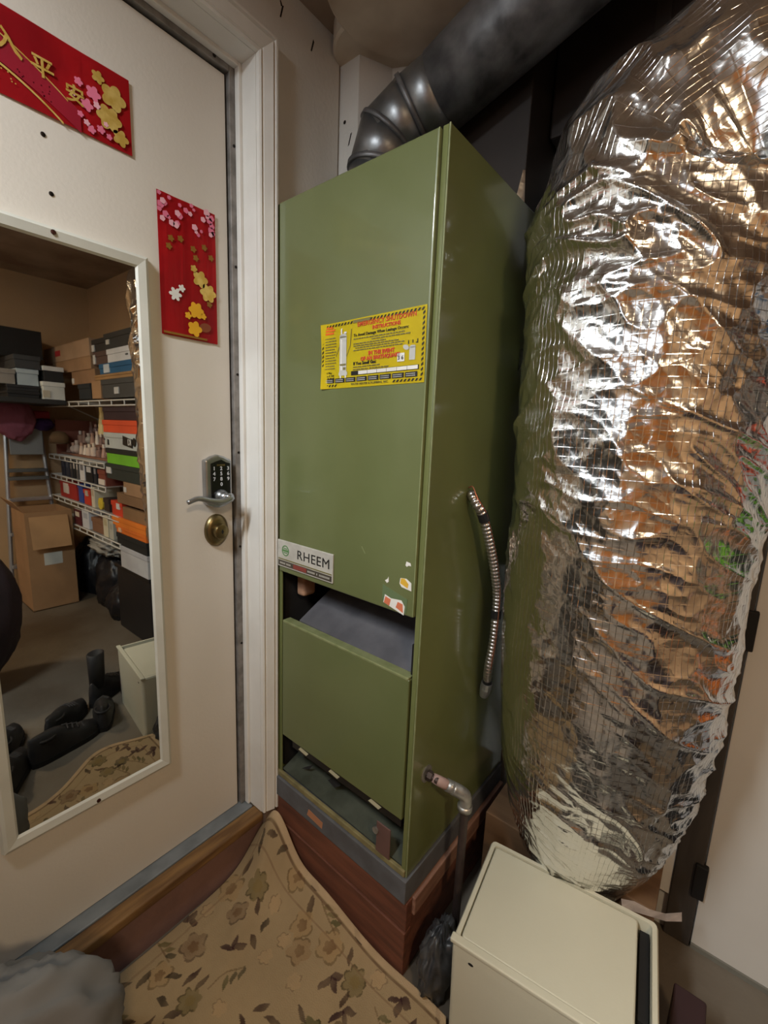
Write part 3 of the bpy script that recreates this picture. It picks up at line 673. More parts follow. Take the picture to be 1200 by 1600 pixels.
db_ = tagset(box('duct_base', mat('brown_plywood', (112, 84, 58), .75, c2=(94, 68, 46), scale=5, stretch=(1, 6, 6)), (.668, 1.10, .395, .645, ZF, .105), None, .003), 'low brown wooden box under the foot of the foil duct', 'wooden box')

# ---------------------------------------------------------------- flexible conduit on the furnace side
fc = tagset(empty('flexible_conduit', furn(FW, .18, .93)), 'spiral silver flexible conduit with black tape bands on the furnace side', 'conduit')
fo = fc.location.copy()
ca_ = [furn(FW+.003,.178,.936), furn(FW+.014,.163,.937), furn(FW+.03,.161,.915), furn(FW+.04,.176,.888), furn(FW+.05,.212,.802), furn(FW+.054,.24,.732), furn(FW+.054,.262,.666), furn(FW+.052,.268,.552), furn(FW+.044,.27,.468), furn(FW+.03,.30,.405)]
cp = spline(ca_, 30)
bm = bmesh.new(); ln = 0; rad_ = []
for i, p in enumerate(cp):
    if i: ln += (p-cp[i-1]).length
    rad_.append(.0092+.0026*abs(math.sin(ln*PI/.0098)))
# resample so each rib is smooth
arc_ = np.cumsum([0]+[(cp[i+1]-cp[i]).length for i in range(len(cp)-1)]); m_ = int(arc_[-1]/.0014); sa_ = np.linspace(0, arc_[-1], m_)
pa_ = np.array([list(p-fo) for p in cp]); pts_ = [Vector([np.interp(s_, arc_, pa_[:, k]) for k in range(3)]) for s_ in sa_]
tube(bm, pts_, [.0094+.0028*abs(math.sin(s_*PI/.0105)) for s_ in sa_], 12)
obj('conduit_spiral', bm, M_flex, fc, smooth=True)
for f0, f1 in ((.115,.16),(.595,.635),(.97,1.0)):
    i0, i1 = int(f0*(m_-1)), int(f1*(m_-1)); bm = bmesh.new(); tube(bm, pts_[i0:i1+1:4] if i1-i0 > 8 else pts_[i0:i1+1], .0132, 14); obj('tape_band', bm, M_tape, fc)
bm = bmesh.new(); tube(bm, [pts_[-1], pts_[-1]+Vector((-.004,.004,-.02)), pts_[-1]+Vector((-.012,.012,-.05))], [.015,.0165,.012], 12); obj('connector', bm, M_zinc, fc)
wv = [furn(FW+.004,.16,.955)-fo, furn(FW+.016,.158,.958)-fo]+[p+Vector((.010,-.006+.004*math.sin(i*.5),.006)) for i, p in enumerate(pts_[int(m_*.05)::int(m_/14)])]
bm = bmesh.new(); tube(bm, spline(wv, 5), .0016, 6); obj('copper_wire', bm, M_cop, fc)

# ---------------------------------------------------------------- gas pipe
gp = tagset(empty('gas_pipe', furn(FW, .06, .253)), 'grey elbow fitting and dark drop pipe leaving the furnace side', 'pipe')
g0 = gp.location.copy()
G = lambda x, y, z: furn(x, y, z)-g0
bm = bmesh.new(); tube(bm, [G(FW-.01,.06,.253), G(FW+.03,.068,.244)], .0085, 14); obj('nipple', bm, M_pipe, gp)
bm = bmesh.new(); tube(bm, [G(FW+.004,.06,.252), G(FW+.014,.063,.249)], .0125, 6); obj('hex_collar', bm, M_pipe, gp)
bm = bmesh.new(); tube(bm, [G(FW+.016,.066,.247), G(FW+.03,.074,.24), G(FW+.052,.092,.226)], [.0105,.0125,.0125], 14); obj('red_sleeve', bm, mat('pink_sealed_pipe', (168, 140, 132), .6), gp, smooth=True)
bm = bmesh.new(); tube(bm, [G(FW+.044,.086,.231), G(FW+.062,.1,.219)], .0150, 14); tube(bm, spline([G(FW+.056,.095,.223), G(FW+.074,.11,.21), G(FW+.082,.118,.196), G(FW+.082,.118,.168)], 6), .0155, 16); tube(bm, [G(FW+.082,.118,.176), G(FW+.082,.118,.163)], .0185, 18); obj('elbow', bm, M_zinc, gp, smooth=True)
bm = bmesh.new(); tube(bm, [G(FW+.082,.118,.17), G(FW+.082,.118,-.286)], .0105, 14); obj('drop_pipe', bm, M_pipe, gp)

# ---------------------------------------------------------------- cream bin
cb = tagset(empty('cream_bin', (.937, .192, ZF), (0, 0, .129)), 'cream plastic bin with flat inset lid at the foot of the foil duct', 'bin')
bw, bd, bh = .384, .286, .12-ZF
def rrect(hx, hy, r, n=5):
    return [(sx*(hx-r)+r*math.cos(a0+k*PI/2/n), sy*(hy-r)+r*math.sin(a0+k*PI/2/n)) for sx, sy, a0 in ((1,1,0),(-1,1,PI/2),(-1,-1,PI),(1,-1,3*PI/2)) for k in range(n+1)]
def loft(bm, loops):
    """loops of (poly, z) joined into a skin"""
    rg = [[bm.verts.new((x, y, z)) for x, y in p] for p, z in loops]; n = len(rg[0])
    for i in range(len(rg)-1):
        for k in range(n): bm.faces.new((rg[i][k], rg[i][(k+1) % n], rg[i+1][(k+1) % n], rg[i+1][k]))
    return rg
hx, hy = bw/2, bd/2
bm = bmesh.new(); rg = loft(bm, [(rrect(hx*.97, hy*.97, .012), 0), (rrect(hx, hy, .012), bh-.03), (rrect(hx, hy, .012), bh-.006), (rrect(hx-.003, hy-.003, .01), bh), (rrect(hx-.012, hy-.012, .01), bh), (rrect(hx-.014, hy-.014, .01), bh-.05)])
bm.faces.new(rg[0][::-1]); bm.faces.new(rg[-1]); obj('bin_body', bm, M_cream, cb)
bm = bmesh.new(); rg = loft(bm, [(rrect(hx-.02, hy-.0165, .008), bh-.02), (rrect(hx-.02, hy-.0165, .008), bh-.002), (rrect(hx-.023, hy-.02, .007), bh)])
bmesh.ops.scale(bm, vec=(.955, 1, 1), verts=bm.verts[:]); bmesh.ops.translate(bm, vec=(-.0125, 0, 0), verts=bm.verts[:]); bm.faces.new(rg[0][::-1]); bm.faces.new(rg[-1]); obj('lid', bm, M_cream, cb)
box('lid_gap', M_dark, (hx-.034, hx-.0155, -hy+.08, hy-.02, bh-.048, bh-.02), cb)
box('front_flange', M_cream, (-hx-.003, hx+.003, -hy-.004, -hy+.014, bh-.004, bh+.006), cb, .003, seg=3)
flat('front_slot', [ellipse(-hx+.045, bh-.033, .006, .0035, 10)], basis((0, -hy-.0002, 0), (1,0,0), (0,0,1)), M_dark, cb)
tagset(box('carton', M_maroon, (1.155, 1.215, .10, .36, ZF, ZF+.17), None, .004), 'narrow dark maroon box on the floor right of the cream bin', 'box')
# crumpled grey sack between platform and bin
def lump(name, c, r, m, parent=None, seed=0, amp=.25, f=3., n=28, flatz=None, power=1.):
    th_, ph = np.meshgrid(np.linspace(0, 2*PI, n*2, endpoint=False), np.linspace(0.001, PI-.001, n)); x, y, z = np.sin(ph)*np.cos(th_), np.sin(ph)*np.sin(th_), np.cos(ph)
    k = 1+amp*(pnoise(x*f+seed*3.1, y*f+seed, z*f)+.5*(1-2*np.abs(pnoise(x*f*2.2+seed, y*f*2.2, z*f*2.2+seed))))
    x, y, z = x*k*r[0], y*k*r[1], z*k*r[2]
    if flatz is not None: z = np.maximum(z, flatz)
    o = grid_mesh(name, x, y, z, m, parent, wrap=True); o.location = c; return o
tagset(lump('plastic_sack', (.695, .115, ZF+.075), (.035, .06, .085), mat('dark_plastic', (72, 72, 72), .35, c2=(44, 44, 46), scale=20), None, 4, .5, 2.5, flatz=-.075), 'crumpled dark grey plastic bag between the platform and the cream bin', 'bag')

# ---------------------------------------------------------------- floral rug
def rug():
    n, m_ = 560, 360
    vy = np.linspace(-1.0, .055, n); uu = np.linspace(0, 1, m_)
    U, Y = np.meshgrid(uu, vy)
    X0 = .073+.012*np.clip((.06-Y)/.3, 0, 1)
    X1 = .70+.15*np.exp(-((Y+.12)/.16)**2)+.03*np.sin(Y*5)
    X = X0+(X1-X0)*U
    Z = ZF+.012+.0+.02*np.exp(-((.06-Y)/.07)**2)*(1-.3*U)+.004*np.sin(X*19+Y*7)*np.exp(-((.05-Y)/.35)**2)
    Z += .145*np.exp(-((X-.135)/.085)**2-((.075-Y)/.10)**2)
    Z += .035*np.exp(-((X-.30)/.13)**2-((.06-Y)/.06)**2)
    Z += .012*np.exp(-(((X-.2)+.55*(Y+.1))/.035)**2)*np.exp(-((Y+.1)/.18)**2)
    Z += .008*pnoise(X*6, Y*6, X*0)
    # the near-side edge lies a little thicker
    o = grid_mesh('floral_rug', X, Y, Z, None)
    o.data.materials.clear()
    # print: flowers, leaves and twigs at explicit places
    base = np.array(lin((160, 138, 104))); C3 = np.tile(base, (n, m_, 1))
    rs = random.Random(11)
    fade = 1+.10*pnoise(X*9, Y*9, X*0+3)[..., None]+.06*pnoise(X*60, Y*60, X*0)[..., None]
    wx = .007*pnoise(X*22, Y*22, X*0+7)+.0035*pnoise(X*60, Y*60, X*0+1); wy = .007*pnoise(X*22, Y*22, X*0+17)+.0035*pnoise(X*60, Y*60, X*0+11)
    XW_, YW_ = X+wx, Y+wy; brk = (pnoise(X*30, Y*30, X*0+21) > -.05).astype(float); mott = np.clip(.82+.5*pnoise(X*34, Y*34, X*0+31), .45, 1)
    def paint(mask, col, a=.9): mask = mask*mott; C3[:] = C3*(1-a*mask[..., None])+np.array(lin(col))*a*mask[..., None]
    def leaf(cx, cy, L_, w_, ang, col, a=.9):
        dx, dy = XW_-cx, YW_-cy; u = dx*math.cos(ang)+dy*math.sin(ang); v = -dx*math.sin(ang)+dy*math.cos(ang)
        t = np.clip(1-(u/L_)**2, 0, 1); paint((np.abs(v+.25*w_*np.sin(u/L_*3)) < w_*t).astype(float), col, a)
    def flow(cx, cy, r_, lob, col, a=.85, ph=0., inner=None):
        dx, dy = XW_-cx, YW_-cy; an = np.arctan2(dy, dx)+ph; d_ = np.hypot(dx, dy)/(r_*(.72+.28*np.abs(np.cos(an*lob/2))))
        paint((d_ < 1).astype(float), col, a); paint(((d_ > .84) & (d_ < 1.0)).astype(float)*brk, tuple(c*.5 for c in col), .6)
        if inner: paint((d_ < .42).astype(float), inner, .8)
    def twig(pts, w_, col, a=.7):
        P_ = [Vector((*p, 0)) for p in pts]; P_ = spline(P_, 12)
        for p in P_: paint((np.hypot(X-p.x, Y-p.y) < w_).astype(float), col, a)
    greens = [(84, 80, 48), (98, 88, 52), (70, 64, 44), (112, 98, 62)]; darks = [(44, 26, 26), (52, 30, 28), (38, 30, 24), (60, 40, 30)]
    tans = [(150, 122, 86), (140, 112, 82), (160, 132, 92), (128, 104, 78)]
    spots = []
    for k in range(1600):
        x, y = rs.uniform(.1, .84), rs.uniform(-1.4, .03)
        if all((x-a)**2+(y-b)**2 > .052**2 for a, b in spots): spots.append((x, y))
    for i, (x, y) in enumerate(spots):
        k = i % 6; an = rs.uniform(0, 2*PI)
        if k == 0: flow(x, y, rs.uniform(.03, .04), 5, rs.choice(tans), .85, an, (112, 84, 56))
        elif k == 1:
            flow(x, y, rs.uniform(.026, .034), 7, rs.choice(greens), .85, an, (128, 108, 66))
            leaf(x+.04*math.cos(an), y+.04*math.sin(an), .02, .006, an, rs.choice(darks))
        elif k == 2:
            for j in range(2): leaf(x+.024*math.cos(an+2.4*j), y+.024*math.sin(an+2.4*j), rs.uniform(.018, .026), rs.uniform(.006, .009), an+2.4*j+.6, rs.choice(darks))
        elif k == 3:
            for j in range(3): q_ = an+1.15*j+rs.uniform(-.2,.2); leaf(x+.017*math.cos(q_), y+.017*math.sin(q_), rs.uniform(.014,.024), rs.uniform(.006,.01), q_, (50, 24, 30) if i % 4 else greens[2])
        elif k == 4:
            twig([(x-.04*math.cos(an), y-.04*math.sin(an)), (x+.01*math.sin(an), y), (x+.045*math.cos(an), y+.045*math.sin(an))], .0022, (104, 80, 52))
            for j in range(3): leaf(x+(.02*j-.02)*math.cos(an)+.012, y+(.02*j-.02)*math.sin(an)+.010, .017, .006, an+.9, rs.choice(greens))
        else: flow(x, y, rs.uniform(.018, .024), 6, (174, 146, 108), .8, an)
    # border lines along the platform side and the far edge
    for d0, d1, col, a in ((.0, .016, (186, 160, 126), .9), (.018, .024, (92, 66, 46), .8), (.06, .064, (120, 92, 66), .6)):
        e = np.minimum(.055-Y, (X1-X)*1.0)
        paint(((e >= d0) & (e < d1)).astype(float), col, a)
    e2 = X-X0
    paint(((e2 > .03) & (e2 < .036)).astype(float), (128, 100, 72), .5)
    C3[:] = np.clip(C3*fade, 0, 1)
    ca = o.data.color_attributes.new('print', 'FLOAT_COLOR', 'POINT')
    ca.data.foreach_set('color', np.concatenate([C3, np.ones((n, m_, 1))], -1).astype(np.float32).ravel())
    mm = bpy.data.materials.new('rug_print'); mm.use_nodes = True; nt = mm.node_tree; b = nt.nodes['Principled BSDF']
    at_ = nt.nodes.new('ShaderNodeAttribute'); at_.attribute_name = 'print'; nt.links.new(at_.outputs['Color'], b.inputs['Base Color'])
    b.inputs['Roughness'].default_value = .95; b.inputs['Specular IOR Level'].default_value = .2
    nz = nt.nodes.new('ShaderNodeTexNoise'); nz.inputs['Scale'].default_value = 320; bp = nt.nodes.new('ShaderNodeBump'); bp.inputs['Strength'].default_value = .5; bp.inputs['Distance'].default_value = .003
    nt.links.new(nz.outputs['Fac'], bp.inputs['Height']); nt.links.new(bp.outputs[0], b.inputs['Normal'])
    o.data.materials.append(mm)
    sm = o.modifiers.new('pile', 'SOLIDIFY'); sm.thickness = .009; sm.offset = -1
    return o
tagset(rug(), 'cream floral rug with brown leaves, one corner bunched up at the door step', 'rug')

# grey cloth heap by the door step, bottom left
hp = tagset(lump('cloth_heap', (.29, -.73, ZF+.125), (.185, .25, .30), M_clothg, None, 2, .34, 1.7, 60, flatz=-.10), 'heap of grey cloth on the floor against the door step', 'cloth')

# ---------------------------------------------------------------- the storage corner seen in the door mirror
BEFORE = set(bpy.data.objects)
def M_(c, r=.7): return mat('paint_%d_%d_%d' % c, c, r, c2=tuple(max(0, int(v*.92)) for v in c), scale=6)
K_blk, K_dk, K_gry, K_wht, K_tan, K_blu = (30,30,32), (46,46,46), (74,74,72), (216,216,212), (176,138,100), (40,98,140)
def shoebox(name, label, b, c, lid=None, tag=None, group=None, lh=.03, cat='box', over=.004, front='y'):
    """carton with a separate lid and an optional end label"""
    x0, x1, y0, y1, z0, z1 = b; w, d, h = x1-x0, y1-y0, z1-z0
    r = tagset(empty(name, (x0, y0, z0)), label+', seen in the mirror', cat, group)
    lh = min(lh, h*.45)
    box('box_body', M_(c), (over, w-over, over, d-over, 0, h-lh+.002), r, .002)
    box('box_lid', M_(lid or c), (0, w, 0, d, h-lh, h), r, .002)
    if tag:
        u0, u1, v0, v1, tc_ = tag
        if front == 'y': box('end_label', M_(tc_), (u0*w, u1*w, -.0012, over+.002, v0*h, v1*h), r)
        else: box('end_label', M_(tc_), (-.0012, over+.002, u0*d, u1*d, v0*h, v1*h), r)
    return r
def carton(name, label, b, c, tape=True, tag=None, cat='carton', group=None):
    """shipping carton: body, two top flaps with a seam, tape"""
    x0, x1, y0, y1, z0, z1 = b; w, d, h = x1-x0, y1-y0, z1-z0
    r = tagset(empty(name, (x0, y0, z0)), label+', seen in the mirror', cat, group)
    box('box_body', M_(c), (0, w, 0, d, 0, h-.004), r, .002)
    box('flap', M_(c), (0, w, 0, d/2-.002, h-.004, h), r); box('flap', M_(c), (0, w, d/2+.002, d, h-.004, h), r)
    if tape: box('packing_tape', M_((190,160,120), .3), (-.001, w+.001, d/2-.02, d/2+.02, h-.002, h+.001), r)
    if tag: u0, u1, v0, v1, tc_ = tag; box('end_label', M_(tc_), (u0*w, u1*w, -.0012, .002, v0*h, v1*h), r)
    return r
ZT = 1.34
# top deck and wire shelves
def wire_shelf(label, x0, x1, y0, y1, z, rail=True, drop=.03, rungs=9):
    r = tagset(empty('wire_shelf', (x0, y0, z)), label+', seen in the mirror', 'shelf', None)
    w, d = x1-x0, y1-y0
    bm = bmesh.new(); tube(bm, [(0,0,0), (w,0,0)], .0045, 8); obj('front_rail', bm, M_wirew, r)
    bm = bmesh.new(); tube(bm, [(0,0,-drop), (w,0,-drop)], .0045, 8); obj('front_rail', bm, M_wirew, r)
    bm = bmesh.new(); tube(bm, [(0,d,0), (w,d,0)], .0045, 8); obj('back_rail', bm, M_wirew, r)
    for i in range(rungs+1):
        bm = bmesh.new(); tube(bm, [(w*i/rungs,0,0), (w*i/rungs,0,-drop)], .004, 6); obj('rung', bm, M_wirew, r)
    bm = bmesh.new()
    for i in range(int(w/.028)+1): tube(bm, [(i*.028,0,.0035), (i*.028,d,.0035)], .0018, 4)
    o = obj('deck_wires', bm, M_wirew, r); o['kind'] = 'stuff'
    for x in (.06, w-.06):
        bm = bmesh.new(); tube(bm, [(x,.12,-.004), (x,d,-.11)], .005, 6); obj('bracket', bm, M_wirew, r)
    return r
wire_shelf('topmost white wire shelf, under the stacked shoe boxes', 1.29, 2.95, .30, .648, 1.325)
wire_shelf('second white wire shelf, under the small bottles', 1.84, 2.95, .30, .648, .93)
wire_shelf('third white wire shelf, under the dark books', 1.84, 2.95, .30, .648, .775)
wire_shelf('fourth white wire shelf, under the red packets', 1.66, 2.95, .30, .648, .605)
wire_shelf('lowest white wire shelf, above the black sacks', 1.66, 2.95, .30, .648, .43)
cs = tagset(box('corner_shelf', M_(K_dk), (2.40, 2.968, -.35, .285, 1.30, 1.332), None, .003), 'dark plank shelf in the far corner carrying grey and white boxes, seen in the mirror', 'shelf')
# boxes on the top deck
shoebox('shoe_box', 'dark grey shoe box with white label, lowest on top shelf', (1.30,1.82,.305,.62,ZT,1.45), K_gry, tag=(.5,.62,.2,.55,K_wht))
carton('carton', 'upright tan carton between two dark boxes on the top shelf', (1.84,1.99,.31,.62,ZT,1.45), K_tan, False)
shoebox('shoe_box', 'small black box left of the upright tan carton', (2.02,2.24,.31,.6,ZT,1.44), (36,42,46))
shoebox('box_tray', 'shallow tan tray under the blue shoe box', (1.30,1.92,.305,.62,1.451,1.482), (172,132,84))
shoebox('shoe_box', 'blue shoe box on a tan tray', (1.31,1.85,.31,.6,1.483,1.545), K_blu, tag=(.7,.86,.1,.9,(206,214,220)))
shoebox('shoe_box', 'white shoe box between a blue and a black box', (1.30,1.72,.31,.6,1.546,1.622), (222,222,222), tag=(.3,.36,.35,.45,K_gry))
shoebox('shoe_box', 'brown shoe box with white end label beside the white shoe box', (1.74,1.97,.32,.6,1.546,1.625), (92,70,62), tag=(.8,.96,.1,.8,K_wht))
shoebox('shoe_box', 'charcoal shoe box topmost of the right stack', (1.30,1.75,.31,.6,1.623,1.712), (54,54,52), tag=(.82,.92,.3,.6,(190,186,176)))
shoebox('shoe_box', 'black white-labelled shoe box left of topmost charcoal box', (1.77,2.02,.33,.6,1.626,1.706), (46,44,42), tag=(.76,.97,.1,.6,K_wht))
carton('carton', 'small brown carton on the black box', (1.95,2.37,.32,.61,1.441,1.528), (158,122,90), False, tag=(.9,1.,.1,.5,K_wht))
carton('long_carton', 'lower of two long flat brown cartons', (1.99,2.74,.315,.62,1.529,1.61), (168,132,98), False, tag=(.9,.98,.1,.6,(226,206,190)))
carton('long_carton', 'upper long brown carton with red print on its end', (2.0,2.92,.315,.62,1.611,1.72), (178,146,116), False, tag=(.6,.72,.35,.7,(170,40,44)))
shoebox('shoe_box', 'white shoe box with pale lid in front of the brown cartons', (2.40,2.78,.155,.285,1.333,1.45), (226,228,222), lid=(232,232,226), front='x', tag=(.0,.3,.1,.5,(200,190,170)))
shoebox('shoe_box', 'black shoe box with white lid on the white shoe box', (2.42,2.80,.17,.29,1.451,1.555), (34,34,36), lid=(224,226,224))
shoebox('shoe_box', 'black flat box lowest on the corner shelf', (2.43,2.82,-.03,.145,1.333,1.375), K_blk)
shoebox('shoe_box', 'second black flat box under the pale blue box', (2.43,2.82,-.03,.145,1.376,1.414), (40,40,42))
shoebox('shoe_box', 'pale blue-grey shoe box on two flat black boxes', (2.44,2.82,.03,.15,1.415,1.522), (178,192,200), lid=(190,204,212))
shoebox('shoe_box', 'grey beige box at the left edge of the mirror', (2.44,2.82,-.10,.025,1.415,1.51), (150,144,136))
shoebox('shoe_box', 'dark slate shoe box on the pale blue-grey box', (2.43,2.95,.02,.165,1.523,1.608), (62,64,66))
carton('large_box', 'large black box at the back near the ceiling', (2.62,2.95,-.16,.23,1.609,1.80), (22,20,20), False)
# right-hand stack from the tote up
tb = tagset(empty('storage_tote', (1.30, .31, ZF)), 'black plastic tote at the bottom of the right box stack, seen in the mirror', 'tote')
box('tote_body', M_((30,31,35), .4), (.012, .508, .012, .30, 0, .42), tb, .012, seg=3); box('tote_lid', M_((26,27,30), .4), (0, .52, 0, .312, .42, .452), tb, .008, seg=3)
shoebox('shoe_box', 'white shoe box just above the black tote', (1.29,1.68,.30,.58,.283,.425), (206,206,208), lid=(196,196,200))
shoebox('shoe_box', 'black shoe box under the orange box', (1.29,1.72,.30,.6,.426,.505), (32,34,34))
shoebox('shoe_box', 'lower bright orange shoe box', (1.29,1.72,.30,.6,.506,.55), (238,122,40), tag=(.8,.9,.2,.8,(240,200,160)))
shoebox('shoe_box', 'upper bright orange shoe box under brown cartons', (1.28,1.76,.295,.6,.551,.606), (244,134,44))
carton('carton', 'lower crushed brown carton above the orange boxes', (1.29,1.62,.31,.6,.607,.68), (146,112,78))
shoebox('shoe_box', 'small red-orange box beside the crushed brown carton', (1.63,1.80,.31,.55,.607,.70), (214,66,36), tag=(.2,.5,.5,.9,K_wht))
carton('carton', 'middle brown carton in the right stack', (1.29,1.68,.305,.6,.701,.765), (136,104,74))
carton('carton', 'upper brown carton with white sticker in the right stack', (1.285,1.56,.30,.6,.766,.842), (166,130,96), tag=(.86,1.,.2,.6,K_wht))
shoebox('shoe_box', 'dark grey-green shoe box with white end label', (1.29,1.82,.30,.61,.843,.94), (48,56,50), tag=(.84,.98,.35,.75,K_wht))
shoebox('shoe_box', 'lime green shoe box with black lid', (1.295,1.80,.30,.61,.941,1.035), (122,196,48), lid=(34,36,34))
ub = shoebox('shoe_box', 'pale grey shoe box with black graffiti lettering', (1.285,1.82,.30,.61,1.036,1.132), (196,202,198), lid=(200,206,202))
MU = basis((.535, -.0006, 0), (-1,0,0), (0,0,1))
MU2 = basis((0, .0034, .0), (1,0,0), (0,0,1))
flat('graffiti_patch', [[(.19,.03),(.06,.014),(.05,.062),(.185,.084)][::1], ellipse(.03,.05,.02,.026,12), [(.40,.02),(.42,.02),(.415,.055),(.40,.05)], [(.46,.05),(.48,.05),(.48,.056),(.46,.056)]], MU2 @ Matrix.Translation((.06,0,.0)), M_black, ub, .004)
text('graffiti_letter', 'KI', .05, M_white, ub, MU2 @ Matrix.Translation((.13, .03, .0045)), bold=.001)
shoebox('shoe_box', 'red-orange shoe box above the graffiti box', (1.29,1.83,.30,.61,1.133,1.208), (232,88,46))
shoebox('shoe_box', 'dark purple-brown shoe box topmost under the wire shelf', (1.29,1.84,.31,.61,1.209,1.288), (58,40,44))
# small bottles and figures on the bright rack
def bottle(label, x, y, z, r, h, c, cap=(214,180,120), group=None, shape=0):
    t = tagset(empty('bottle', (x, y, z)), label+', seen in the mirror', 'bottle', group)
    bm = bmesh.new()
    if shape == 0: lathe(bm, [(r,0),(r,h*.62),(r*.45,h*.7),(r*.4,h*.74)], 12)
    elif shape == 1: lathe(bm, [(r,0),(r*.55,h*.7),(r*.35,h*.76)], 12)
    else: lathe(bm, [(r*.5,0),(r,h*.25),(r,h*.5),(r*.4,h*.72)], 12)
    obj('glass_body', bm, M_(c, .25), t, smooth=shape == 2)
    bm = bmesh.new(); lathe(bm, [(r*.5,h*.72),(r*.5,h)], 10); obj('cap', bm, M_(cap, .3), t)
    return t
rk = tagset(empty('display_rack', (1.87, .33, .94)), 'tiered wooden display rack filled with small bottles, seen in the mirror', 'rack')
for i in range(3): box('tier', M_((150,104,84)), (0, .98, .02+i*.08, .10+i*.08, .0+i*.075, .012+i*.075), rk, .001)
box('side_panel', M_((142,82,66)), (.98, 1.0, 0, .28, -.005, .26), rk); box('side_panel', M_((142,82,66)), (-.02, 0, 0, .28, -.005, .26), rk)
for i in range(3): box('riser', M_((112,78,64)), (0, .98, .094+i*.08, .10+i*.08, -.005, .0+i*.075), rk)
bottle('tall cream bottle with a wide gold cap', 2.42, .51, 1.103, .035, .2, (244,222,160), (238,214,150), shape=1)
bottle('round red bottle with gold collar', 2.24, .515, 1.103, .034, .15, (168,70,54), (230,180,150), shape=2)
bottle('golden star-shaped bottle near the dark box', 1.92, .52, 1.103, .032, .16, (232,196,104), (240,220,140), shape=2)
cols = [(226,206,190),(206,168,146),(236,222,200),(190,150,130),(150,120,110),(240,228,214)]
rs = random.Random(9)
for i in range(3):
    for k in range(11):
        x = 1.92+k*.085+rs.uniform(-.01,.01)
        if i == 2 and k in (0, 1, 4, 6): continue
        bottle('small pale perfume bottle on the tiered rack', x, .39+i*.08, .953+i*.075, .018+.008*rs.random(), .07+.03*rs.random(), cols[rs.randrange(6)], cols[rs.randrange(6)], 'perfume bottles on the tiered rack', rs.randrange(3))
# books and boxes on the third shelf
def book(label, x0, x1, z, h, c, spine=(210,210,206), y=.305, d=.16, cat='book', group=None, name='book'):
    t = tagset(empty(name, (x0, y, z)), label+', seen in the mirror', cat, group)
    box('book_cover', M_(c), (0, x1-x0, 0, d, 0, h), t, .001); box('pages', M_((226,220,206)), (.003, x1-x0-.003, .004, d+.001, .004, h+.001), t)
    box('spine_label', M_(spine), (.2*(x1-x0), .8*(x1-x0), -.001, .002, h*.55, h*.85), t)
ZS = .782
book('thick navy book at the far end of the third shelf', 2.62, 2.70, ZS, .125, (34,40,58), (60,66,84))
book('dark blue book on the third shelf', 2.53, 2.60, ZS, .13, (40,46,62), (70,76,90))
book('slim charcoal book on the third shelf', 2.46, 2.51, ZS, .12, (52,52,56), (120,116,112))
book('slim black book with pale spine on the third shelf', 2.40, 2.44, ZS, .13, (26,26,28), (214,208,200))
book('slim grey book on the third shelf', 2.34, 2.38, ZS, .125, (90,88,88), (200,196,190))
book('white book at the middle of the third shelf', 2.22, 2.31, ZS, .132, (222,222,224), (120,120,126))
book('wide black book right of the white book', 2.07, 2.20, ZS, .125, (24,24,28), (206,206,206))
book('slim dark book beside the brown box', 2.0, 2.05, ZS, .12, (36,38,46), (140,140,146))
shoebox('small_box', 'small red-brown box at the right end of the third shelf', (1.855,1.98,.305,.5,ZS,.885), (128,66,50), tag=(.1,.9,.05,.4,(226,216,204)))
# packets on the fourth shelf
ZS = .612
pk = shoebox('toy_packet', 'large red packet with a white shape on the fourth shelf', (2.43,2.80,.31,.42,ZS,.738), (178,48,40), tag=(.45,.75,.3,.9,(224,216,206)), cat='packet')
shoebox('toy_packet', 'narrow blue packet on the fourth shelf', (2.31,2.40,.31,.42,ZS,.748), (56,84,168), cat='packet')
shoebox('toy_packet', 'red-orange packet right of the blue packet', (2.16,2.29,.31,.42,ZS,.72), (206,62,40), tag=(.3,.7,.6,.95,(200,196,180)), cat='packet')
book('tall cream book on the fourth shelf', 2.06, 2.12, ZS, .142, (220,212,190), (190,176,150))
bm = bmesh.new(); o_y = tagset(empty('tape_roll', (1.98, .33, ZS+.04)), 'yellow roll on the fourth shelf, seen in the mirror', 'roll')
lathe(bm, [(.022,-.02),(.04,-.02),(.04,.02),(.022,.02)], 20, axis='y'); obj('roll', bm, M_((222,196,60)), o_y)
shoebox('small_box', 'dark brown box right of the yellow roll', (1.84,1.93,.31,.5,ZS,.70), (58,44,40))
# books on the lowest shelf
ZS = .437
book('dark red book with pale picture on the lowest shelf', 2.36, 2.50, ZS, .115, (96,36,40), (226,216,196))
book('white book on the lowest shelf', 2.20, 2.33, ZS, .13, (214,218,224), (180,186,196))
shoebox('small_box', 'tan box on the lowest shelf', (1.96,2.17,.31,.5,ZS,.535), (140,100,74))
book('pale cream tall book on the lowest shelf', 1.86, 1.94, ZS, .142, (220,212,184), (196,186,150))
book('clear sleeve of papers at the lowest shelf end', 1.775, 1.84, ZS, .12, (198,196,180), (176,174,160))
# sacks on the floor under the shelves
tagset(lump('black_sack', (2.24, .48, ZF+.16), (.20, .13, .24), M_bagblk, None, 5, .22, 2.4, 40, flatz=-.16), 'middle black plastic sack on the floor under the shelves, seen in the mirror', 'sack')
tagset(lump('black_sack', (2.70, .48, ZF+.17), (.19, .13, .26), M_bagblk, None, 6, .22, 2.4, 40, flatz=-.17), 'farthest black plastic sack under the shelves, seen in the mirror', 'sack')
tagset(lump('black_sack', (1.93, .43, ZF+.11), (.13, .12, .15), M_bagblk, None, 7, .22, 2.4, 40, flatz=-.11), 'nearest black plastic sack beside the tote, seen in the mirror', 'sack')
tagset(lump('clear_bag', (2.2, .45, ZF+.48), (.20, .10, .07), M_plastic, None, 8, .55, 3.2, 40), 'crumpled clear plastic bag on the black sacks, seen in the mirror', 'bag')
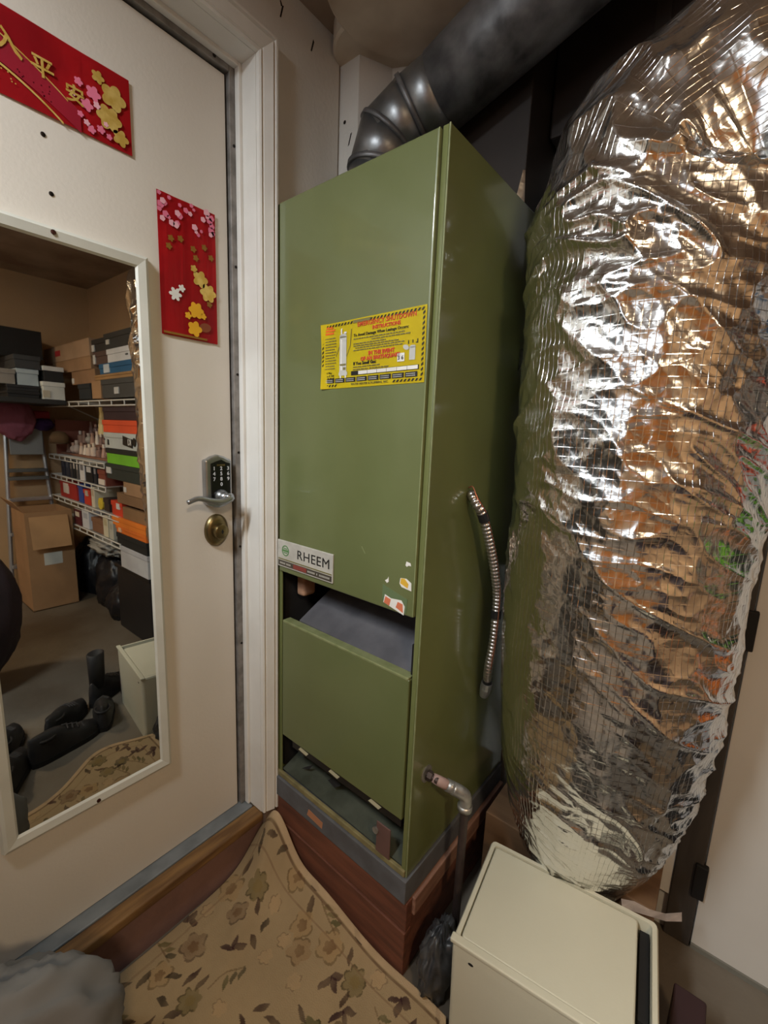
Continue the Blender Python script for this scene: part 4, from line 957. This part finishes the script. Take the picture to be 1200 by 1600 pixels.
# open carton and step ladder in the far corner
oc = tagset(empty('open_carton', (2.46, .0, ZF)), 'large brown open carton on the floor in the corner, seen in the mirror', 'carton')
bm = bmesh.new(); w, d, h = .34, .28, .72
for b_ in ((0,.006,0,d,0,h),(w-.006,w,0,d,0,h),(.006,w-.006,0,.006,0,h),(.006,w-.006,d-.006,d,0,h),(0,w,0,d,0,.006)): bx(bm, *b_)
obj('box_body', bm, M_cardb, oc)
fl = box('flap', M_((184,144,100)), (-.005, 0, .02, d-.03, -.23, 0), oc, loc=(-.004, 0, h-.03), rot=(0, math.radians(12), 0))
box('flap', M_cardb, (0, w, 0, .005, 0, .1), oc, loc=(0, 0, h), rot=(math.radians(35), 0, 0))
box('packing_label', M_((206,208,200)), (-.0015, 0, .09, .2, .33, .42), oc)
sl_ = tagset(empty('step_ladder', (2.93, .14, ZF)), 'grey aluminium step ladder leaning behind the brown carton, seen in the mirror', 'ladder')
for s_ in (-1, 1):
    bm = bmesh.new(); tube(bm, [(-.06, s_*.17, 0), (-.01, s_*.105, 1.30)], .014, 8); obj('rail', bm, M_alu, sl_)
for i, z in enumerate((.25, .5, .76, .92, .98)):
    hw_ = .17-.065*z/1.3; box('step', M_alu if i < 3 else M_((96,98,98)), (-.10+.038*z, -.02+.038*z-.01, -hw_, hw_, z-.012, z+.012), sl_, .003)
box('top_tray', M_((150,152,150), .5), (-.075, -.055, -.10, .105, 1.10, 1.30), sl_, .006)
tagset(lump('pink_jacket', (2.80, .075, ZF+1.36), (.06, .115, .14), M_((150,84,100), .95), None, 11, .18, 2.6, 40), 'dusty pink jacket hanging over the step ladder, seen in the mirror', 'jacket')
tagset(box('red_cloth', M_((152,44,58), .9), (2.84, 2.92, .20, .30, 1.20, 1.26), None, .012, seg=3), 'folded red cloth behind the pink jacket, seen in the mirror', 'cloth')
tagset(lump('purple_cloth', (2.86, .25, 1.16), (.05, .07, .045), M_((68,40,98), .95), None, 12, .2, 2.6, 20), 'small purple cloth beside the pink jacket, seen in the mirror', 'cloth')
ht = tagset(empty('brown_hat', (2.78, .33, 1.02)), 'brown cap left of the bottle rack, seen in the mirror', 'hat')
bm = bmesh.new(); lathe(bm, [(.075,.0),(.07,.05),(.045,.085),(.01,.095)], 20); bmesh.ops.scale(bm, vec=(.8,.9,1), verts=bm.verts[:]); obj('crown', bm, M_((132,100,66), .9), ht, smooth=True)
bm = bmesh.new(); prism(bm, ellipse(-.05,-.02,.07,.05,16), .006); obj('brim', bm, M_((112,84,58), .9), ht)
bpy.context.view_layer.update()
for o in set(bpy.data.objects)-BEFORE:                  # the corner's own origin lies a little further back
    if not o.parent: o.location.x += .25; o.location.y += .10
# shoes along the far edge of the rug
def shoe(label, x, y, rz, L=.27, boot=0.):
    t = tagset(empty('boot' if boot else 'shoe', (x, y, ZF), (0, 0, rz)), label+', seen in the mirror', 'boot' if boot else 'shoe')
    n = 20; prof_ = [(-.5+i/n, ) for i in range(n+1)]
    outl = []
    for i in range(n+1):
        u = -.5+i/n; w_ = .042*(1-(abs(u)/.52)**4)**.5*(1+.14*math.sin(u*4)); outl.append((u*L, w_))
    poly = outl+[(x_, -y_) for x_, y_ in outl[::-1]]
    bm = bmesh.new(); prism(bm, poly, .022); obj('sole', bm, M_((20,20,20)), t)
    rg = []; bm = bmesh.new()
    for i in range(n+1):
        u = -.5+i/n; w_ = max(.004, .039*(1-(abs(u)/.52)**4)**.5*(1+.14*math.sin(u*4)))
        top = .055+.05/(1+math.exp((u-.02)*16))-.02*max(0, (u-.3)/.2)
        rg.append([bm.verts.new((u*L, w_*math.cos(a)*(1 if a < PI else 1), .02+top*max(0, math.sin(a))**.8)) for a in [PI*k/10 for k in range(11)]])
    for i in range(n):
        for k in range(10): bm.faces.new((rg[i][k], rg[i][k+1], rg[i+1][k+1], rg[i+1][k]))
    bm.faces.new(rg[0]); bm.faces.new(rg[-1][::-1]); obj('upper', bm, M_shoe, t, smooth=True)
    bm = bmesh.new(); lathe(bm, [(.03,.09),(.034,.10+boot),(.028,.104+boot),(.024,.09)], 16, (-.075,0,0)); bmesh.ops.scale(bm, vec=(1.25,1,1), space=Matrix.Translation((.075,0,0)), verts=bm.verts[:]); obj('collar', bm, M_shoe, t, smooth=True)
    bm = bmesh.new()
    for k in range(4): tube(bm, [(.0+.02*k, -.022, .098-.010*k), (.008+.02*k, .0, .108-.010*k), (.0+.02*k, .022, .098-.010*k)], .003, 5)
    obj('laces', bm, M_((60,58,58)), t)
    return t
shoe('black shoe nearest the left edge of the mirror', .78, -.55, .35)
shoe('second black shoe from the left, half on the rug', .90, -.40, .45)
shoe('third black shoe from the left at the rug edge', 1.10, -.37, .35)
shoe('black shoe in the middle of the row', .965, -.205, 1.3)
shoe('black shoe fifth from the left at the rug edge', 1.12, -.16, .75)
shoe('grey-black shoe beside the black boot', 1.06, -.03, .35, .22)
shoe('tall black boot next to the cream bin', 1.26, .06, .9, .25, .16)
# dark padded bag at the left edge of the mirror
bg = tagset(empty('dark_bag', (1.72, -.47, ZF)), 'dark rounded padded bag standing at the left edge of the mirror', 'bag')
lump('bag_body', (0, 0, .42), (.22, .30, .42), mat('dark_padding', (58, 44, 50), .7, c2=(44, 34, 40), scale=6, bump=.3), bg, 3, .10, 1.8, 36, flatz=-.42)
bm = bmesh.new(); tube(bm, spline([(-.1,-.1,.80),(-.06,-.08,.92),(.02,.02,.95),(.08,.1,.90),(.1,.12,.78)], 8), .012, 8); obj('handle', bm, M_tape, bg)
# unseen cabinet left of the frame, added to shade the lower door and rug
cab = tagset(empty('shade_cabinet', (.11, -1.52, ZF)), 'unseen tall grey cabinet added left of the white door to shade its lower part', 'cabinet')
M_cab = mat('cabinet_grey', (84, 84, 82), .5, c2=(76, 76, 74), scale=3)
box('body', M_cab, (0, .50, 0, .50, .05, 1.80), cab, .004); box('plinth', M_dark, (.02, .47, .02, .48, 0, .05), cab)
for y0 in (.004, .252):
    dr = box('door', M_cab, (.501, .519, y0, y0+.244, .06, 1.79), cab, .003)
    bm = bmesh.new(); yy = .235 if y0 < .1 else .265
    tube(bm, [(.518, yy, .58), (.535, yy, .59), (.535, yy, .70), (.518, yy, .71)], .005, 8); obj('handle', bm, M_nick, dr)
# ---------------------------------------------------------------- the lamps themselves
def lamp(name, label, loc, sx, sy, gm, cat='lamp'):
    t = tagset(empty(name, loc), label, cat)
    box('housing', M_trim, (-sx/2-.02, sx/2+.02, -sy/2-.02, sy/2+.02, .02, .05), t, .004)
    box('diffuser', gm, (-sx/2, sx/2, -sy/2, sy/2, .0, .021), t, .004)
lamp('ceiling_light', 'long white fluorescent fixture on the garage ceiling', (.50, -1.5, ZC-.05), .14, .9, M_glow)
lamp('ceiling_light', 'small square warm fixture on the garage ceiling', (2.2, -1.2, ZC-.05), .22, .22, M_gloww)
